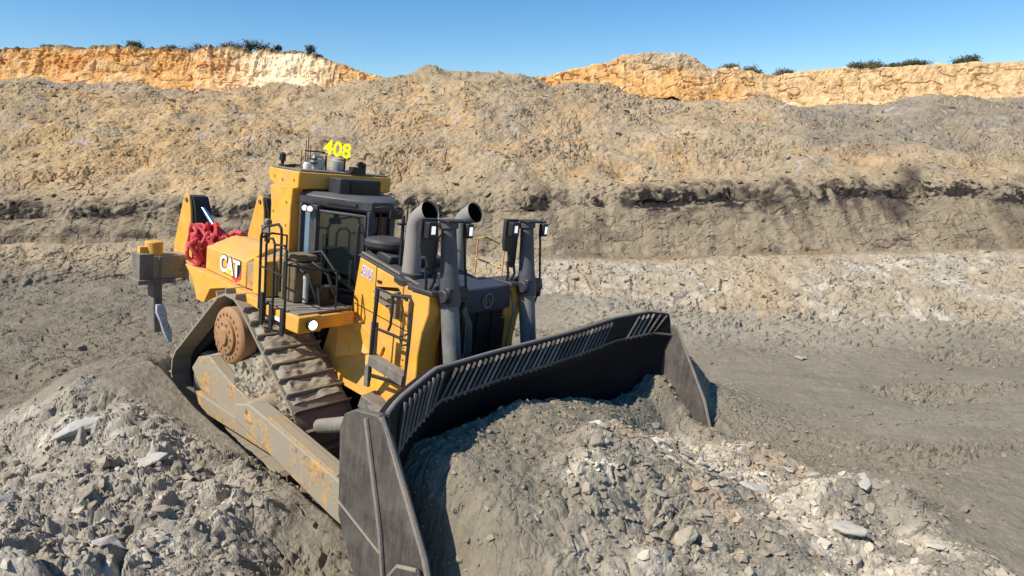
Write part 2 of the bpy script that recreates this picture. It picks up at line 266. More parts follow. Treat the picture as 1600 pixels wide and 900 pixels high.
WALL = [[[-33.58,19.06,-0.7],[-38.16,21.66,0.0],[-41.8,24.0,0.72],[-43.26,25.0,1.27],[-44.27,25.8,2.12],[-51.95,31.0,4.74],[-65.3,40.0,9.17],[-71.83,43.2,8.87],[-88.16,54.0,7.37]],[[-24.69,19.06,-0.7],[-28.06,21.66,0.0],[-30.73,24.0,0.72],[-31.81,25.0,1.27],[-32.55,25.8,2.12],[-38.2,31.0,4.74],[-48.01,40.0,9.17],[-52.81,43.2,8.87],[-64.81,54.0,7.37]],[[-21.73,19.06,-0.7],[-24.69,21.66,0.0],[-27.04,24.0,0.72],[-27.99,25.0,1.27],[-28.64,25.8,2.12],[-33.61,31.0,4.74],[-42.25,40.0,9.17],[-46.48,43.2,8.87],[-57.04,54.0,7.37]],[[-19.75,19.06,-0.7],[-22.44,21.66,0.0],[-24.59,24.0,0.72],[-25.45,25.0,1.27],[-26.04,25.8,2.12],[-30.56,31.0,4.74],[-38.41,40.0,9.14],[-42.25,43.2,8.84],[-51.85,54.0,7.34]],[[-15.8,19.06,-0.7],[-17.96,21.66,0.0],[-19.67,24.0,0.72],[-20.36,25.0,1.27],[-20.83,25.8,2.12],[-24.45,31.0,4.74],[-30.74,40.0,9.09],[-33.81,43.2,8.79],[-41.5,54.0,7.29]],[[-13.58,19.28,-0.7],[-15.43,21.91,0.0],[-16.48,23.68,0.84],[-17.3,25.0,1.29],[-17.7,25.8,2.18],[-20.78,31.0,4.77],[-26.19,40.0,8.73],[-28.81,43.2,8.43],[-35.36,54.0,6.93]],[[-11.31,19.51,-0.7],[-12.85,22.17,0.0],[-13.38,23.36,0.96],[-14.24,25.0,1.32],[-14.57,25.8,2.25],[-17.1,31.0,4.81],[-21.6,40.0,8.43],[-23.76,43.2,8.13],[-29.16,54.0,6.63]],[[-10.01,19.33,-0.7],[-11.38,21.97,0.0],[-11.88,23.2,0.89],[-12.72,25.0,1.27],[-13.0,25.8,2.25],[-15.27,31.0,4.82],[-19.32,40.0,8.14],[-21.25,43.2,7.84],[-26.08,54.0,6.34]],[[-8.32,19.11,-0.7],[-9.45,21.72,0.0],[-9.9,22.98,0.81],[-10.69,25.0,1.2],[-10.92,25.8,2.25],[-12.83,31.0,4.84],[-16.22,40.0,8.29],[-17.84,43.2,7.99],[-21.9,54.0,6.49]],[[-7.9,19.06,-0.7],[-8.98,21.66,0.0],[-9.41,22.93,0.79],[-10.19,25.0,1.19],[-10.4,25.8,2.25],[-12.21,31.0,4.85],[-15.45,40.0,8.24],[-17.0,43.2,7.94],[-20.86,54.0,6.44]],[[-6.46,18.87,-0.7],[-7.34,21.44,0.0],[-7.7,22.74,0.72],[-8.41,25.0,1.13],[-8.58,25.8,2.3],[-10.08,31.0,4.87],[-12.76,40.0,8.06],[-14.04,43.2,7.76],[-17.23,54.0,6.26]],[[-5.44,18.74,-0.7],[-6.18,21.29,0.0],[-6.5,22.61,0.67],[-7.14,25.0,1.09],[-7.28,25.8,2.34],[-8.55,31.0,4.88],[-10.8,40.0,8.43],[-11.88,43.2,8.13],[-14.58,54.0,6.63]],[[-4.64,18.63,-0.7],[-5.27,21.17,0.0],[-5.55,22.5,0.64],[-6.12,25.0,1.06],[-6.24,25.8,2.38],[-7.33,31.0,4.89],[-9.23,40.0,8.9],[-10.15,43.2,8.6],[-12.46,54.0,7.1]],[[-4.44,18.59,-0.7],[-5.04,21.12,0.0],[-5.31,22.47,0.64],[-5.85,24.96,1.05],[-5.97,25.79,2.38],[-7.02,30.99,4.89],[-8.84,40.0,9.02],[-9.72,43.2,8.72],[-11.93,54.0,7.22]],[[-3.04,18.29,-0.7],[-3.45,20.78,0.0],[-3.66,22.22,0.67],[-4.03,24.67,0.97],[-4.15,25.74,2.43],[-4.87,30.92,4.89],[-6.15,40.0,8.95],[-6.77,43.2,8.65],[-8.3,54.0,7.15]],[[-1.87,18.04,-0.7],[-2.13,20.5,0.0],[-2.26,22.02,0.7],[-2.5,24.42,0.91],[-2.59,25.69,2.47],[-3.04,30.87,4.89],[-3.84,40.0,9.02],[-4.22,43.2,8.72],[-5.18,54.0,7.22]],[[-0.74,17.79,-0.7],[-0.84,20.22,0.0],[-0.9,21.81,0.72],[-0.99,24.17,0.85],[-1.03,25.65,2.52],[-1.21,30.81,4.89],[-1.54,40.0,9.09],[-1.69,43.2,8.79],[-2.08,54.0,7.29]],[[0.55,17.52,-0.7],[0.62,19.91,0.0],[0.67,21.57,0.75],[0.73,23.88,0.78],[0.77,25.59,2.56],[0.91,30.74,4.89],[1.15,40.0,8.8],[1.26,43.2,8.5],[1.55,54.0,7.0]],[[0.91,17.44,-0.7],[1.03,19.82,0.0],[1.11,21.5,0.76],[1.22,23.8,0.76],[1.29,25.58,2.58],[1.51,30.72,4.89],[1.93,40.0,8.61],[2.12,43.2,8.31],[2.61,54.0,6.81]],[[1.08,17.35,-0.7],[1.23,19.72,0.0],[1.33,21.48,0.77],[1.46,23.78,0.76],[1.54,25.57,2.6],[1.81,30.71,4.89],[2.31,40.0,8.51],[2.54,43.2,8.21],[3.12,54.0,6.71]],[[2.6,16.6,-0.7],[2.95,18.86,0.0],[3.28,21.27,0.87],[3.63,23.6,0.76],[3.84,25.5,2.81],[4.52,30.62,4.89],[5.78,40.0,8.58],[6.36,43.2,8.28],[7.8,54.0,6.78]],[[3.39,16.2,-0.7],[3.85,18.41,0.0],[4.35,21.15,0.92],[4.82,23.5,0.76],[5.1,25.46,2.92],[6.02,30.58,4.89],[7.73,40.0,8.06],[8.5,43.2,7.76],[10.44,54.0,6.26]],[[4.29,15.77,-0.7],[4.88,17.92,0.0],[5.61,21.01,1.0],[6.23,23.38,0.82],[6.62,25.42,2.97],[7.81,30.52,4.89],[10.09,40.0,7.47],[11.1,43.2,7.17],[13.62,54.0,5.67]],[[5.57,15.16,-0.7],[6.33,17.23,0.0],[7.47,20.8,1.12],[8.31,23.2,0.91],[8.88,25.35,3.06],[10.49,30.43,4.89],[13.58,40.0,7.4],[14.94,43.2,7.1],[18.33,54.0,5.6]],[[6.29,14.98,-0.7],[7.15,17.02,0.0],[8.54,20.8,1.15],[9.49,23.18,0.95],[10.13,25.31,3.09],[11.97,30.38,4.89],[15.49,40.0,7.77],[17.04,43.2,7.47],[20.91,54.0,5.97]],[[7.69,14.62,-0.7],[8.74,16.61,0.0],[10.66,20.8,1.2],[11.83,23.13,1.02],[12.62,25.23,3.16],[14.91,30.29,4.89],[19.41,40.0,7.4],[21.35,43.2,7.1],[26.2,54.0,5.6]],[[8.84,14.48,-0.7],[10.04,16.45,0.0],[12.37,20.8,1.22],[13.7,23.1,1.06],[14.61,25.17,3.11],[17.25,30.21,4.89],[22.58,40.0,6.87],[24.84,43.2,6.57],[30.48,54.0,5.07]],[[9.83,14.35,-0.7],[11.17,16.31,0.0],[13.86,20.8,1.23],[15.33,23.07,1.1],[16.35,25.12,3.06],[19.29,30.14,4.89],[25.18,40.0,7.69],[27.7,43.2,7.39],[33.99,54.0,5.89]],[[11.9,14.1,-0.7],[13.52,16.02,0.0],[17.05,20.8,1.25],[18.8,23.0,1.19],[20.05,25.0,2.96],[23.63,30.0,4.9],[30.98,40.0,7.77],[34.08,43.2,7.47],[41.82,54.0,5.97]],[[16.36,14.1,-0.7],[18.59,16.02,0.0],[23.45,20.8,1.25],[25.85,23.0,1.19],[27.57,25.0,2.96],[32.49,30.0,4.9],[42.6,40.0,7.77],[46.86,43.2,7.47],[57.51,54.0,5.97]],[[25.28,14.1,-0.7],[28.73,16.02,0.0],[36.24,20.8,1.25],[39.94,23.0,1.19],[42.6,25.0,2.96],[50.22,30.0,4.9],[65.84,40.0,7.77],[72.42,43.2,7.47],[88.88,54.0,5.97]]]
BACK = [[[-47.95,45.0,8.03],[-49.75,47.0,9.47],[-50.17,47.6,10.39],[-50.69,48.3,11.35],[-60.83,57.96,11.6],[-304.14,289.8,11.05]],[[-34.85,45.0,8.11],[-36.17,47.0,9.55],[-36.47,47.6,10.48],[-36.85,48.3,11.43],[-44.22,57.96,11.68],[-221.1,289.8,11.13]],[[-28.3,45.0,8.24],[-29.37,47.0,9.68],[-29.61,47.6,10.61],[-29.92,48.3,11.56],[-35.9,57.96,11.81],[-179.52,289.8,11.26]],[[-21.79,45.0,8.07],[-22.61,47.0,9.51],[-22.8,47.6,10.44],[-23.04,48.3,11.39],[-27.65,57.96,11.64],[-138.24,289.8,11.09]],[[-17.43,45.0,8.03],[-18.09,47.0,9.47],[-18.24,47.6,10.39],[-18.43,48.3,11.35],[-22.12,57.96,11.6],[-110.58,289.8,11.05]],[[-13.96,45.0,7.82],[-14.49,47.0,9.25],[-14.61,47.6,10.18],[-14.76,48.3,11.13],[-17.71,57.96,11.38],[-88.56,289.8,10.83]],[[-12.47,45.0,7.32],[-12.94,47.0,8.73],[-13.05,47.6,9.65],[-13.18,48.3,10.6],[-15.82,57.96,10.85],[-79.08,289.8,10.3]],[[-10.53,45.0,6.68],[-10.93,47.0,8.08],[-11.02,47.6,9.0],[-11.14,48.3,9.94],[-13.37,57.96,10.19],[-66.84,289.8,9.64]],[[-8.8,45.0,6.26],[-9.13,47.0,7.64],[-9.2,47.6,8.56],[-9.3,48.3,9.5],[-11.16,57.96,9.75],[-55.8,289.8,9.2]],[[-4.41,45.0,5.92],[-4.57,47.0,7.29],[-4.61,47.6,8.21],[-4.66,48.3,9.15],[-5.59,57.96,9.4],[-27.96,289.8,8.85]],[[0.0,45.0,6.0],[0.0,47.0,7.38],[0.0,47.6,8.29],[0.0,48.3,9.24],[0.0,57.96,9.49],[0.0,289.8,8.94]],[[1.76,45.0,6.34],[1.82,47.0,7.73],[1.84,47.6,8.65],[1.86,48.3,9.59],[2.23,57.96,9.84],[11.16,289.8,9.29]],[[4.39,45.0,6.85],[4.55,47.0,8.25],[4.59,47.6,9.17],[4.64,48.3,10.12],[5.57,57.96,10.37],[27.84,289.8,9.82]],[[6.56,45.0,7.32],[6.81,47.0,8.73],[6.87,47.6,9.65],[6.94,48.3,10.6],[8.33,57.96,10.85],[41.64,289.8,10.3]],[[7.64,45.0,7.78],[7.93,47.0,9.21],[7.99,47.6,10.13],[8.07,48.3,11.09],[9.68,57.96,11.34],[48.42,289.8,10.79]],[[9.16,45.0,7.86],[9.51,47.0,9.29],[9.59,47.6,10.22],[9.69,48.3,11.17],[11.63,57.96,11.42],[58.14,289.8,10.87]],[[11.34,45.0,7.91],[11.77,47.0,9.34],[11.87,47.6,10.26],[11.99,48.3,11.22],[14.39,57.96,11.47],[71.94,289.8,10.92]],[[12.45,45.0,7.53],[12.92,47.0,8.95],[13.03,47.6,9.87],[13.17,48.3,10.82],[15.8,57.96,11.07],[79.02,289.8,10.52]],[[13.6,45.0,6.77],[14.11,47.0,8.17],[14.23,47.6,9.09],[14.38,48.3,10.03],[17.26,57.96,10.28],[86.28,289.8,9.73]],[[15.35,45.0,6.9],[15.92,47.0,8.3],[16.06,47.6,9.22],[16.22,48.3,10.16],[19.46,57.96,10.41],[97.32,289.8,9.86]],[[16.68,45.0,6.68],[17.31,47.0,8.08],[17.45,47.6,9.0],[17.63,48.3,9.94],[21.16,57.96,10.19],[105.78,289.8,9.64]],[[18.46,45.0,6.43],[19.15,47.0,7.82],[19.31,47.6,8.74],[19.51,48.3,9.68],[23.41,57.96,9.93],[117.06,289.8,9.38]],[[21.92,45.0,6.94],[22.74,47.0,8.34],[22.93,47.6,9.26],[23.17,48.3,10.21],[27.8,57.96,10.46],[139.02,289.8,9.91]],[[26.29,45.0,7.02],[27.28,47.0,8.43],[27.51,47.6,9.35],[27.79,48.3,10.3],[33.35,57.96,10.55],[166.74,289.8,10.0]],[[29.78,45.0,7.15],[30.9,47.0,8.56],[31.15,47.6,9.48],[31.48,48.3,10.43],[37.78,57.96,10.68],[188.88,289.8,10.13]],[[34.98,45.0,7.4],[36.3,47.0,8.82],[36.6,47.6,9.74],[36.98,48.3,10.69],[44.38,57.96,10.94],[221.88,289.8,10.39]],[[48.1,45.0,7.4],[49.91,47.0,8.82],[50.33,47.6,9.74],[50.85,48.3,10.69],[61.02,57.96,10.94],[305.1,289.8,10.39]]]
WALLU = [-900, -450, -300, -200, 0, 120, 240, 300, 380, 400, 470, 520, 560, 570, 640, 700, 760, 830, 850, 860, 950, 1000, 1060, 1150, 1200, 1300, 1380, 1450, 1600, 1900, 2500]
BACKU = [-300, 0, 150, 300, 400, 480, 515, 560, 600, 700, 800, 840, 900, 950, 975, 1010, 1060, 1085, 1110, 1150, 1180, 1220, 1300, 1400, 1480, 1600, 1900]
# ================================================================ TERRAIN
def polydist(x, y, pts):
    """signed distance to an open polyline: positive on its left-hand side walking along it"""
    best = np.full(x.shape, 1e9); sg = np.ones(x.shape)
    for (x0, y0), (x1, y1) in zip(pts[:-1], pts[1:]):
        dx, dy = x1-x0, y1-y0; t = np.clip(((x-x0)*dx+(y-y0)*dy)/(dx*dx+dy*dy), 0, 1)
        d = np.hypot(x-x0-t*dx, y-y0-t*dy); s = np.sign(dx*(y-y0)-dy*(x-x0))
        m = d < best-1e-9; best = np.where(m, d, best); sg = np.where(m, s, sg)
    return best*sg
def inpoly(x, y, pts):
    n = len(pts); best = np.full(x.shape, 1e9); ins = np.zeros(x.shape, bool)
    for i in range(n):
        (x0, y0), (x1, y1) = pts[i], pts[(i+1) % n]; dx, dy = x1-x0, y1-y0
        t = np.clip(((x-x0)*dx+(y-y0)*dy)/(dx*dx+dy*dy), 0, 1); best = np.minimum(best, np.hypot(x-x0-t*dx, y-y0-t*dy))
        ins ^= ((y0 > y) != (y1 > y)) & (x < (x1-x0)*(y-y0)/(y1-y0+1e-12)+x0)
    return np.where(ins, best, -best)
HEAP = [(-1.2, 3.0), (-1.7, 5.2), (-2.2, 6.5), (-2.9, 7.5), (-3.9, 8.6), (-5.1, 9.7), (-7.5, 10.3), (-12, 10.8)]
PALE = [(.7, 7.0), (1.9, 8.6), (2.7, 9.9), (3.3, 10.2), (4.0, 9.3), (4.7, 8.2), (5.5, 7.5), (6.0, 5.5), (.5, 5.2)]
def ground_fn(x, y):
    w1 = fbm(x, y, 0*x, .35, 3, 11); w2 = fbm(x, y, 0*x, 1.3, 4, 21)
    z = .10*w1+.04*w2
    far = sstep(y, 12, 17)
    z = z+.12*far*fbm(x, y, 0*x, .5, 3, 5)
    lx = DMI[0][0]*x+DMI[0][1]*y+DMI[0][3]; ly = DMI[1][0]*x+DMI[1][1]*y+DMI[1][3]
    zp = -.3187-.0605*lx-.0975*ly
    z = z+.20*sstep(y-.0*x, 13.0, 18.5)**1.5*sstep(x, -1, 3)
    # slot under the machine
    ms = (1-sstep(np.abs(ly), 2.3, 3.3))*sstep(lx, -4.6, -3.0)*(1-sstep(lx, 5.2, 6.0))
    z = z*(1-ms)+(zp-.02+.03*w2)*ms
    side = sstep(-ly, 2.02, 2.30)*(1-sstep(-ly, 3.0, 5.0))*sstep(lx, -5.2, -2.9)*(1-sstep(lx, 2.6, 4.0))
    hs = zp+np.interp(lx, [-4, -3, -2.2, -1.2, 0, 1.2, 2.2, 3.4], [.55, .85, .95, .66, .46, .36, .30, .2])+.12*w2
    z = z*(1-side)+hs*side
    rear = sstep(-lx, 2.55, 3.05)*(1-sstep(-lx, 3.3, 5.2))*sstep(-ly, .4, 1.2)*(1-sstep(-ly, 2.4, 4.2)); z = z*(1-rear)+(zp+.75+.1*w2)*rear
    # load in front of the blade
    cz = np.interp(ly, [-6, -4.2, -3.45, -3.12, -2.68, -2.4, -1.6, -.5, .4, 1.1, 2.0, 2.7, 3.1, 3.3, 3.8, 4.8, 6.5], [0, .15, .3, .45, 1.75, 1.98, 2.08, 2.10, 2.0, 1.78, 1.60, 1.60, 1.90, 1.9, 1.7, 1.3, .7])-.62*sstep(ly, .6, 2.2)*sstep(lx, 4.95, 5.7)
    cz = cz*(1+.05*w2)+.13*np.exp(-((ly+2.3)/.9)**2)
    prof = 1-sstep(lx, 5.0, 11.5)*.60-.40*sstep(lx, 5.2, 10.0)
    prof = np.where(lx < 4.75, sstep(lx, 4.38, 4.62)*.96, prof)
    wide = np.clip((lx-5.9)/2.5, 0, 1)
    cz2 = np.interp(ly-1.0*0, [-6.5, -5.0, -3.6, -3.1, -2.6, -.5, 1.1, 3.2, 4.8, 6.5], [.1, .15, .3, .5, 1.85, 2.15, 1.7, 1.35, .95, .5])
    czz = cz*(1-wide)+cz2*wide
    load = zp*(1-sstep(lx, 6, 10))+czz*prof+w2*.07
    ml = sstep(lx, 4.38, 4.6)*sstep(ly, -5.5, -3.1)*(1-sstep(ly, 4.2, 6.0))
    z = np.where(lx > 4.38, np.maximum(z, z*(1-ml)+load*ml), z)
    loadm = ml*np.clip(czz*prof*2, 0, 1)
    # pale rubble
    pd = inpoly(x, y, PALE)+.5*w2; pm = sstep(pd, -.35, .5)
    z = z+pm*(.10+.14*w2)
    rdg = np.exp(-(polydist(x, y, [(4.1, 7.4), (4.7, 7.75), (5.1, 7.6)])/.45)**2)*.38
    z = z+rdg
    # spoil heap in the left foreground
    hd = polydist(x, y, HEAP)+.45*w1+.35*w2
    hm = sstep(hd, -.1, .9); hr_ = sstep(hd, -.1, 3.6)*.48+hm*.12
    z = z+hr_*(1.0+.30*w1+.22*w2)
    z = z-.40*np.exp(-((x+4.2)/.33)**2-((y-8.05)/.22)**2)-.30*np.exp(-((x+2.7)/.5)**2-((y-6.75)/.25)**2)
    z = z+.62*np.exp(-((lx-5.0)/1.3)**2-((ly-4.3)/.95)**2)*sstep(ly, 3.32, 3.65)  # bank added outside the far wing to shorten the wing's cast shadow
    return z, dict(lx=lx, ly=ly, load=loadm, pale=pm, heap=hm, slot=ms, w1=w1, w2=w2, far=far)
def make_ground():
    ys = np.concatenate([np.linspace(-25, 2, 18), 2.6*np.exp(np.linspace(0, math.log(27/2.6), 880)), [30, 40]])
    aa = np.concatenate([np.linspace(-9, -1.35, 14), np.linspace(-1.15, 1.15, 1240), np.linspace(1.35, 9, 14)])
    wy = np.maximum(ys, 4.0)+.0
    Y = np.repeat(ys[:, None], len(aa), 1); X = aa[None]*wy[:, None]
    Z, d = ground_fn(X, Y)
    zz = 0*X
    rough = .25+.75*np.clip(d['heap']+.8*d['pale']+.55*d['load'], 0, 1)
    leftd = sstep(-X, 3.8, 5.5)*(1-d['heap'])*sstep(Y, 10, 12.5)
    rough = np.clip(rough+.25*leftd, 0, 1.2)
    hp = d['heap']; pl_ = d['pale']; ld_ = d['load']
    wx = X+.25*fbm(X, Y, zz, .9, 3, 77); wy_ = Y+.25*fbm(X, Y, zz, .9, 3, 78)
    ca, sa = math.cos(.5), math.sin(.5); U = wx*ca+wy_*sa; V = -wx*sa+wy_*ca       # bedding of the tipped shale runs up to the right
    s1, i1 = slabs(U*.6, V, .50, 3, tilt=.8, K=5); s2, i2 = slabs(U*.6, V, .21, 30, tilt=.8, K=5, asp=1.9); s3, i3 = slabs(U*.7, V, .085, 60, tilt=.7, K=5)
    wr = sstep(fbm(X, Y, zz, .7, 3, 90), -.25, .25); wr2 = sstep(fbm(X, Y, zz, 1.1, 3, 92), -.15, .3)
    Z = Z+.50*.34*(s1+.3)*(hp*(.25+.75*wr)+.30*pl_*wr)
    Z = Z+.21*.42*(s2+.3)*(hp*(.35+.65*wr2)+.45*pl_*wr2+.20*ld_*wr+.45*leftd*wr)
    Z = Z+.085*.40*(s3+.3)*np.clip(hp*.8+.5*pl_*wr2+.30*ld_+.3*leftd*wr2+.08*wr2, 0, 1)
    rg_ = fbm(U*.5, V*1.4, zz, 1.6, 4, 95, ridge=True, gain=.6)
    Z = Z+.17*hp*rg_+.05*pl_*rg_
    Z = Z-.22*cracks(U*.45, V, zz, 1.3, 97, .06)*hp*wr-.07*cracks(U*.7, V, zz, 2.2, 98, .05)*pl_-.05*cracks(U, V, zz, 3.1, 99, .05)*(hp+ld_*.4+.6*pl_)
    thin = cracks(X*.35, Y*1.3, zz, 1.5, 101, .02)*sstep(fbm(X, Y, zz, .45, 3, 102), .15, .4)
    Z = Z-.10*thin*(1-hp)*(1-ld_)
    clod = sstep(fbm(X*.6, Y*1.3, zz, .8, 3, 111), .05, .35)*(1-hp)*(1-ld_)*(1-leftd); Z = Z+clod*(.21*.30*(s2+.2)+.085*.5*(s3+.2)+.03*fbm(X, Y, zz, 5, 3, 112))
    toe_ = sstep(Y, 13.5, 16.5)*sstep(X, 0, 3); Z = Z+toe_*(.21*.35*(s2+.3)+.04*fbm(X, Y, zz, 3, 3, 113))
    Z = Z+.022*rough*fbm(X, Y, zz, 8, 4, 40, gain=.62)+.009*fbm(X, Y, zz, 25, 3, 45, gain=.6)
    Z = Z+leftd*(.05*fbm(X, Y, zz, 3, 4, 47, gain=.65)+.16*fbm(X*.6+Y*.3, Y*1.2, zz, .8, 4, 48, ridge=True)-.07*cracks(X*.5, Y, zz, 1.7, 49, .05))
    # faint dozed lines on the worked floor to the right, and in the lane on the left
    flat = (1-hp)*(1-d['pale'])*(1-d['load'])
    ln = fbm(X*.22+Y*.9, X*.05, zz, 3.0, 3, 51); Z = Z+.028*flat*ln
    # colour
    C = np.ones(X.shape+(3,))*np.array((.245, .214, .160))
    n1 = fbm(X, Y, zz, .5, 4, 61); n2 = fbm(X, Y, zz, 2.2, 4, 66); n3 = fbm(X*.3, Y*1.4, zz, .8, 4, 69)
    C = mix(C, (.275, .245, .187), sstep(n3, .0, .5)*.7*flat)
    C = mix(C, (.205, .178, .135), sstep(n1, .05, .5)*.5)
    C = mix(C, (.170, .142, .102), leftd*(.55+.5*n2)*.9)
    C = mix(C, (.36, .31, .23), sstep(n2, .25, .6)*.35*flat)
    C = mix(C, (.265, .23, .17), d['load']*(1-d['pale'])*.8)
    C = mix(C, (.36, .325, .25), flat*sstep(Y+.9*n1-.5*n2-.28*X*0, 14.0, 16.5)*sstep(X, 0, 3)*.3)
    C = mix(C, (.39, .345, .27), d['pale']*.6); C = mix(C, (.54, .48, .38), d['pale']*sstep(n2+.6*n1+.45*(i2-.5), -.02, .35)*.85)
    C = mix(C, (.42, .30, .19), d['pale']*sstep(fbm(X, Y, zz, .9, 3, 200), .25, .5)*.5)
    C = mix(C, (.42, .375, .30), hp*.92)
    C = mix(C, (.53, .485, .40), hp*sstep(i1*.55+i2*.45+.35*n2, .58, .76)*.75)
    C = mix(C, (.19, .165, .13), hp*sstep(-n2, .12, .5)*.5)
    C = C*np.array((.90, .875, .85)); C = mix(C, (.34, .295, .22), flat*sstep(Y+1.6*n1-1.2*n2, 13.8, 18.0)*sstep(X, 0, 3)*.6)
    C = C*(1+.16*(i2-.5)*np.clip(rough, 0, 1))[..., None]*(1+.14*(i3-.5)*rough)[..., None]
    P = np.stack([X, Y, Z], 2)
    o = grid_mesh('ground', P, C, EARTHM); tag(o, 'churned grey brown floor of the pit with dozed slot and heaps', 'ground', kind='structure')
    return P, C, d, leftd
def catmull(t, K):
    """t in [0, n-1], K (n, ...) control values"""
    n = len(K); i = np.clip(np.floor(t).astype(int), 0, n-2); f = (t-i)
    return i, f
def dens(net, rowd, ncol, tcols=None):
    """net list of columns of 3d points -> dense grid (rows, cols, 3), eased rows"""
    A = np.array(net)                    # cols, rows, 3
    nc, nr = A.shape[:2]
    tc = np.linspace(0, nc-1, ncol) if tcols is None else tcols
    i = np.clip(np.floor(tc).astype(int), 0, nc-2); f = tc-i; f = f*f*(3-2*f)*.5+f*.5
    B = A[i]*(1-f)[:, None, None]+A[i+1]*f[:, None, None]      # ncol, nr, 3
    tr = np.concatenate([np.linspace(k, k+1, n, endpoint=False) for k, n in enumerate(rowd)]+[[nr-1]])
    j = np.clip(np.floor(tr).astype(int), 0, nr-2); g = tr-j
    G = B[:, j]*(1-g)[None, :, None]+B[:, j+1]*g[None, :, None]
    # soften the row corners
    for _ in range(6):
        G[:, 1:-1] = (G[:, :-2]+2*G[:, 1:-1]+G[:, 2:])/4
    return np.transpose(G, (1, 0, 2)), tr, B
def normals(P):
    a = np.gradient(P, axis=1); b = np.gradient(P, axis=0); n = np.cross(a, b); n /= np.linalg.norm(n, axis=2, keepdims=True)+1e-9
    return n*np.sign(-n[..., 1:2]+.6*n[..., 2:3]+1e-6)
def make_wall():
    us = np.array(WALLU, float); px = np.interp(np.linspace(-700, 2300, 1500), us, np.arange(len(us)))
    P, tr, _ = dens(WALL, [22, 120, 50, 110, 170, 160, 14, 8], 0, tcols=px)
    tr = tr[:, None]*np.ones((1, P.shape[1])); X, Y, Z = P[..., 0], P[..., 1], P[..., 2]
    N = normals(P); ar = tr   # 0 buried,1 toe,2 ledge,3 face foot,4 coal,5 mid,6 crest
    big = fbm(X, Y*.8, Z, .22, 3, 301); med = fbm(X, Y, Z, .8, 4, 311); sm = fbm(X, Y, Z, 2.6, 4, 321)
    rid = fbm(X, Y, Z, 1.1, 4, 331, ridge=True)
    slope = sstep(tr, 4.1, 4.5); face = sstep(tr, 2.6, 3.0)*(1-sstep(tr, 4.0, 4.3)); foot = sstep(tr, .6, 1.0)*(1-sstep(tr, 2.3, 2.8))
    fade = sstep(tr, .5, 1.0)*(1-sstep(tr, 6.6, 7.4)*.6)
    vert = fbm(X*1.0, Y*.2, Z*.25, 1.3, 4, 341)     # vertical runnels
    A = X+.35*fbm(X, Y, Z, .7, 3, 345); B = Z*1.2+Y*.6+.35*fbm(X, Y, Z, .7, 3, 346)
    s1, i1 = slabs(A, B, .85, 130, tilt=.8, K=4); s2, i2 = slabs(A, B, .34, 160, tilt=.8, K=4); s3, i3 = slabs(A, B, .15, 190, tilt=.7, K=4)
    rr = fbm(X, Y, Z, 1.7, 5, 347, gain=.62, ridge=True)
    D = .75*big*slope+.36*med*slope+.09*sm+.16*med*foot+.13*vert*face+.05*rid*face+.055*rr*slope
    patch = sstep(fbm(X, Y, Z, .40, 3, 351), .0, .35); patch2 = sstep(fbm(X, Y, Z, .9, 3, 352), .05, .35)
    seamz = np.exp(-((tr-4.08)/.13)**2)
    D = D+.85*.34*(s1+.2)*(.45*slope*patch+.42*foot*patch2+.6*seamz*patch2)
    D = D+.34*.40*(s2+.2)*(.10*slope+.75*slope*patch2*(.3+.7*patch)+.5*foot*(.3+.7*patch)+.12*face+.6*seamz)+.15*.45*(s3+.2)*(slope*(.25+.75*patch)+.45*foot+.12*face)
    D = D-.22*cracks(X*.8, Y*.4, Z*1.4, .8, 353, .04)*(.35*face*patch2+.6*foot+.25*slope*patch)-.10*cracks(X, Y, Z, 1.9, 354, .05)*(.4*slope+foot+.5*face)
    D = D+.028*fbm(X, Y, Z, 6, 4, 355, gain=.65)-.16*cracks(X*.9, Y*.3, Z*1.2, 1.1, 356, .03)*slope*sstep(fbm(X, Y, Z, .6, 3, 357), .0, .3)
    D = D-.38*np.exp(-((tr-3.95-.12*fbm(X, Y*0, Z*0, .35, 2, 362))/.13)**2)*sstep(fbm(X*1.0, Y*0, Z*0, .5, 3, 361), -.02, .3)      # seam weathered back under the slope
    D = D-.25*np.exp(-((tr-2.95-.2*fbm(X, Y*0, Z*0, .3, 2, 363))/.12)**2)*(X < 4)*sstep(fbm(X, Y*0, Z*0, .6, 2, 364), -.1, .3)
    # bedding ledges low on the wall
    bed = (np.sin(Z*9+3.5*med+2*big)*.025+np.sin(Z*21+4*med)*.012)*sstep(fbm(X, Y, Z, .4, 2, 365), -.2, .3); D = D+bed*(face+.6*foot)
    P = P+N*(D*fade)[..., None]
    # colour by stratum
    ca = sstep(fbm(X, Y, Z, .30, 4, 401), -.35, .35); cb = fbm(X, Y, Z, 1.1, 4, 411); cc = fbm(X, Y, Z, 4, 3, 421)
    ochre = np.array((.50, .33, .16)); tan = np.array((.395, .31, .19)); grey = np.array((.29, .24, .165))
    C = np.ones(X.shape+(3,))*tan
    C = mix(C, ochre, ca*sstep(cb, -.3, .4)*.8*slope)
    C = mix(C, (.50, .335, .155), slope*(1-sstep(X/Y, -.55, -.1))*sstep(fbm(X, Y, Z, .35, 3, 405), -.3, .4)*.8)
    C = mix(C, grey, (1-ca)*sstep(cb, -.2, .4)*.75)
    xr = sstep(X/Y, .36, .5)                    # greyer spoil poured down on the right
    C = mix(C, (.225, .205, .165), xr*sstep(tr, 4.55+.25*cb, 5.2)*(.6+.4*cb))
    C = mix(C, (.40, .385, .345), sstep(cc*.5+cb*.6+.2*i1, .36, .5)*.55*slope)
    C = mix(C, (.50, .34, .13), sstep(cc*.6+fbm(X, Y, Z, .8, 3, 431), .62, .8)*.6*slope)
    C = mix(C, (.285, .235, .155), face*.85); C = mix(C, (.20, .155, .10), face*sstep(vert, .0, .45)*.7); C = mix(C, (.17, .135, .095), face*sstep(fbm(X, Y, Z*1.6, .9, 4, 471), .12, .4)*.7)
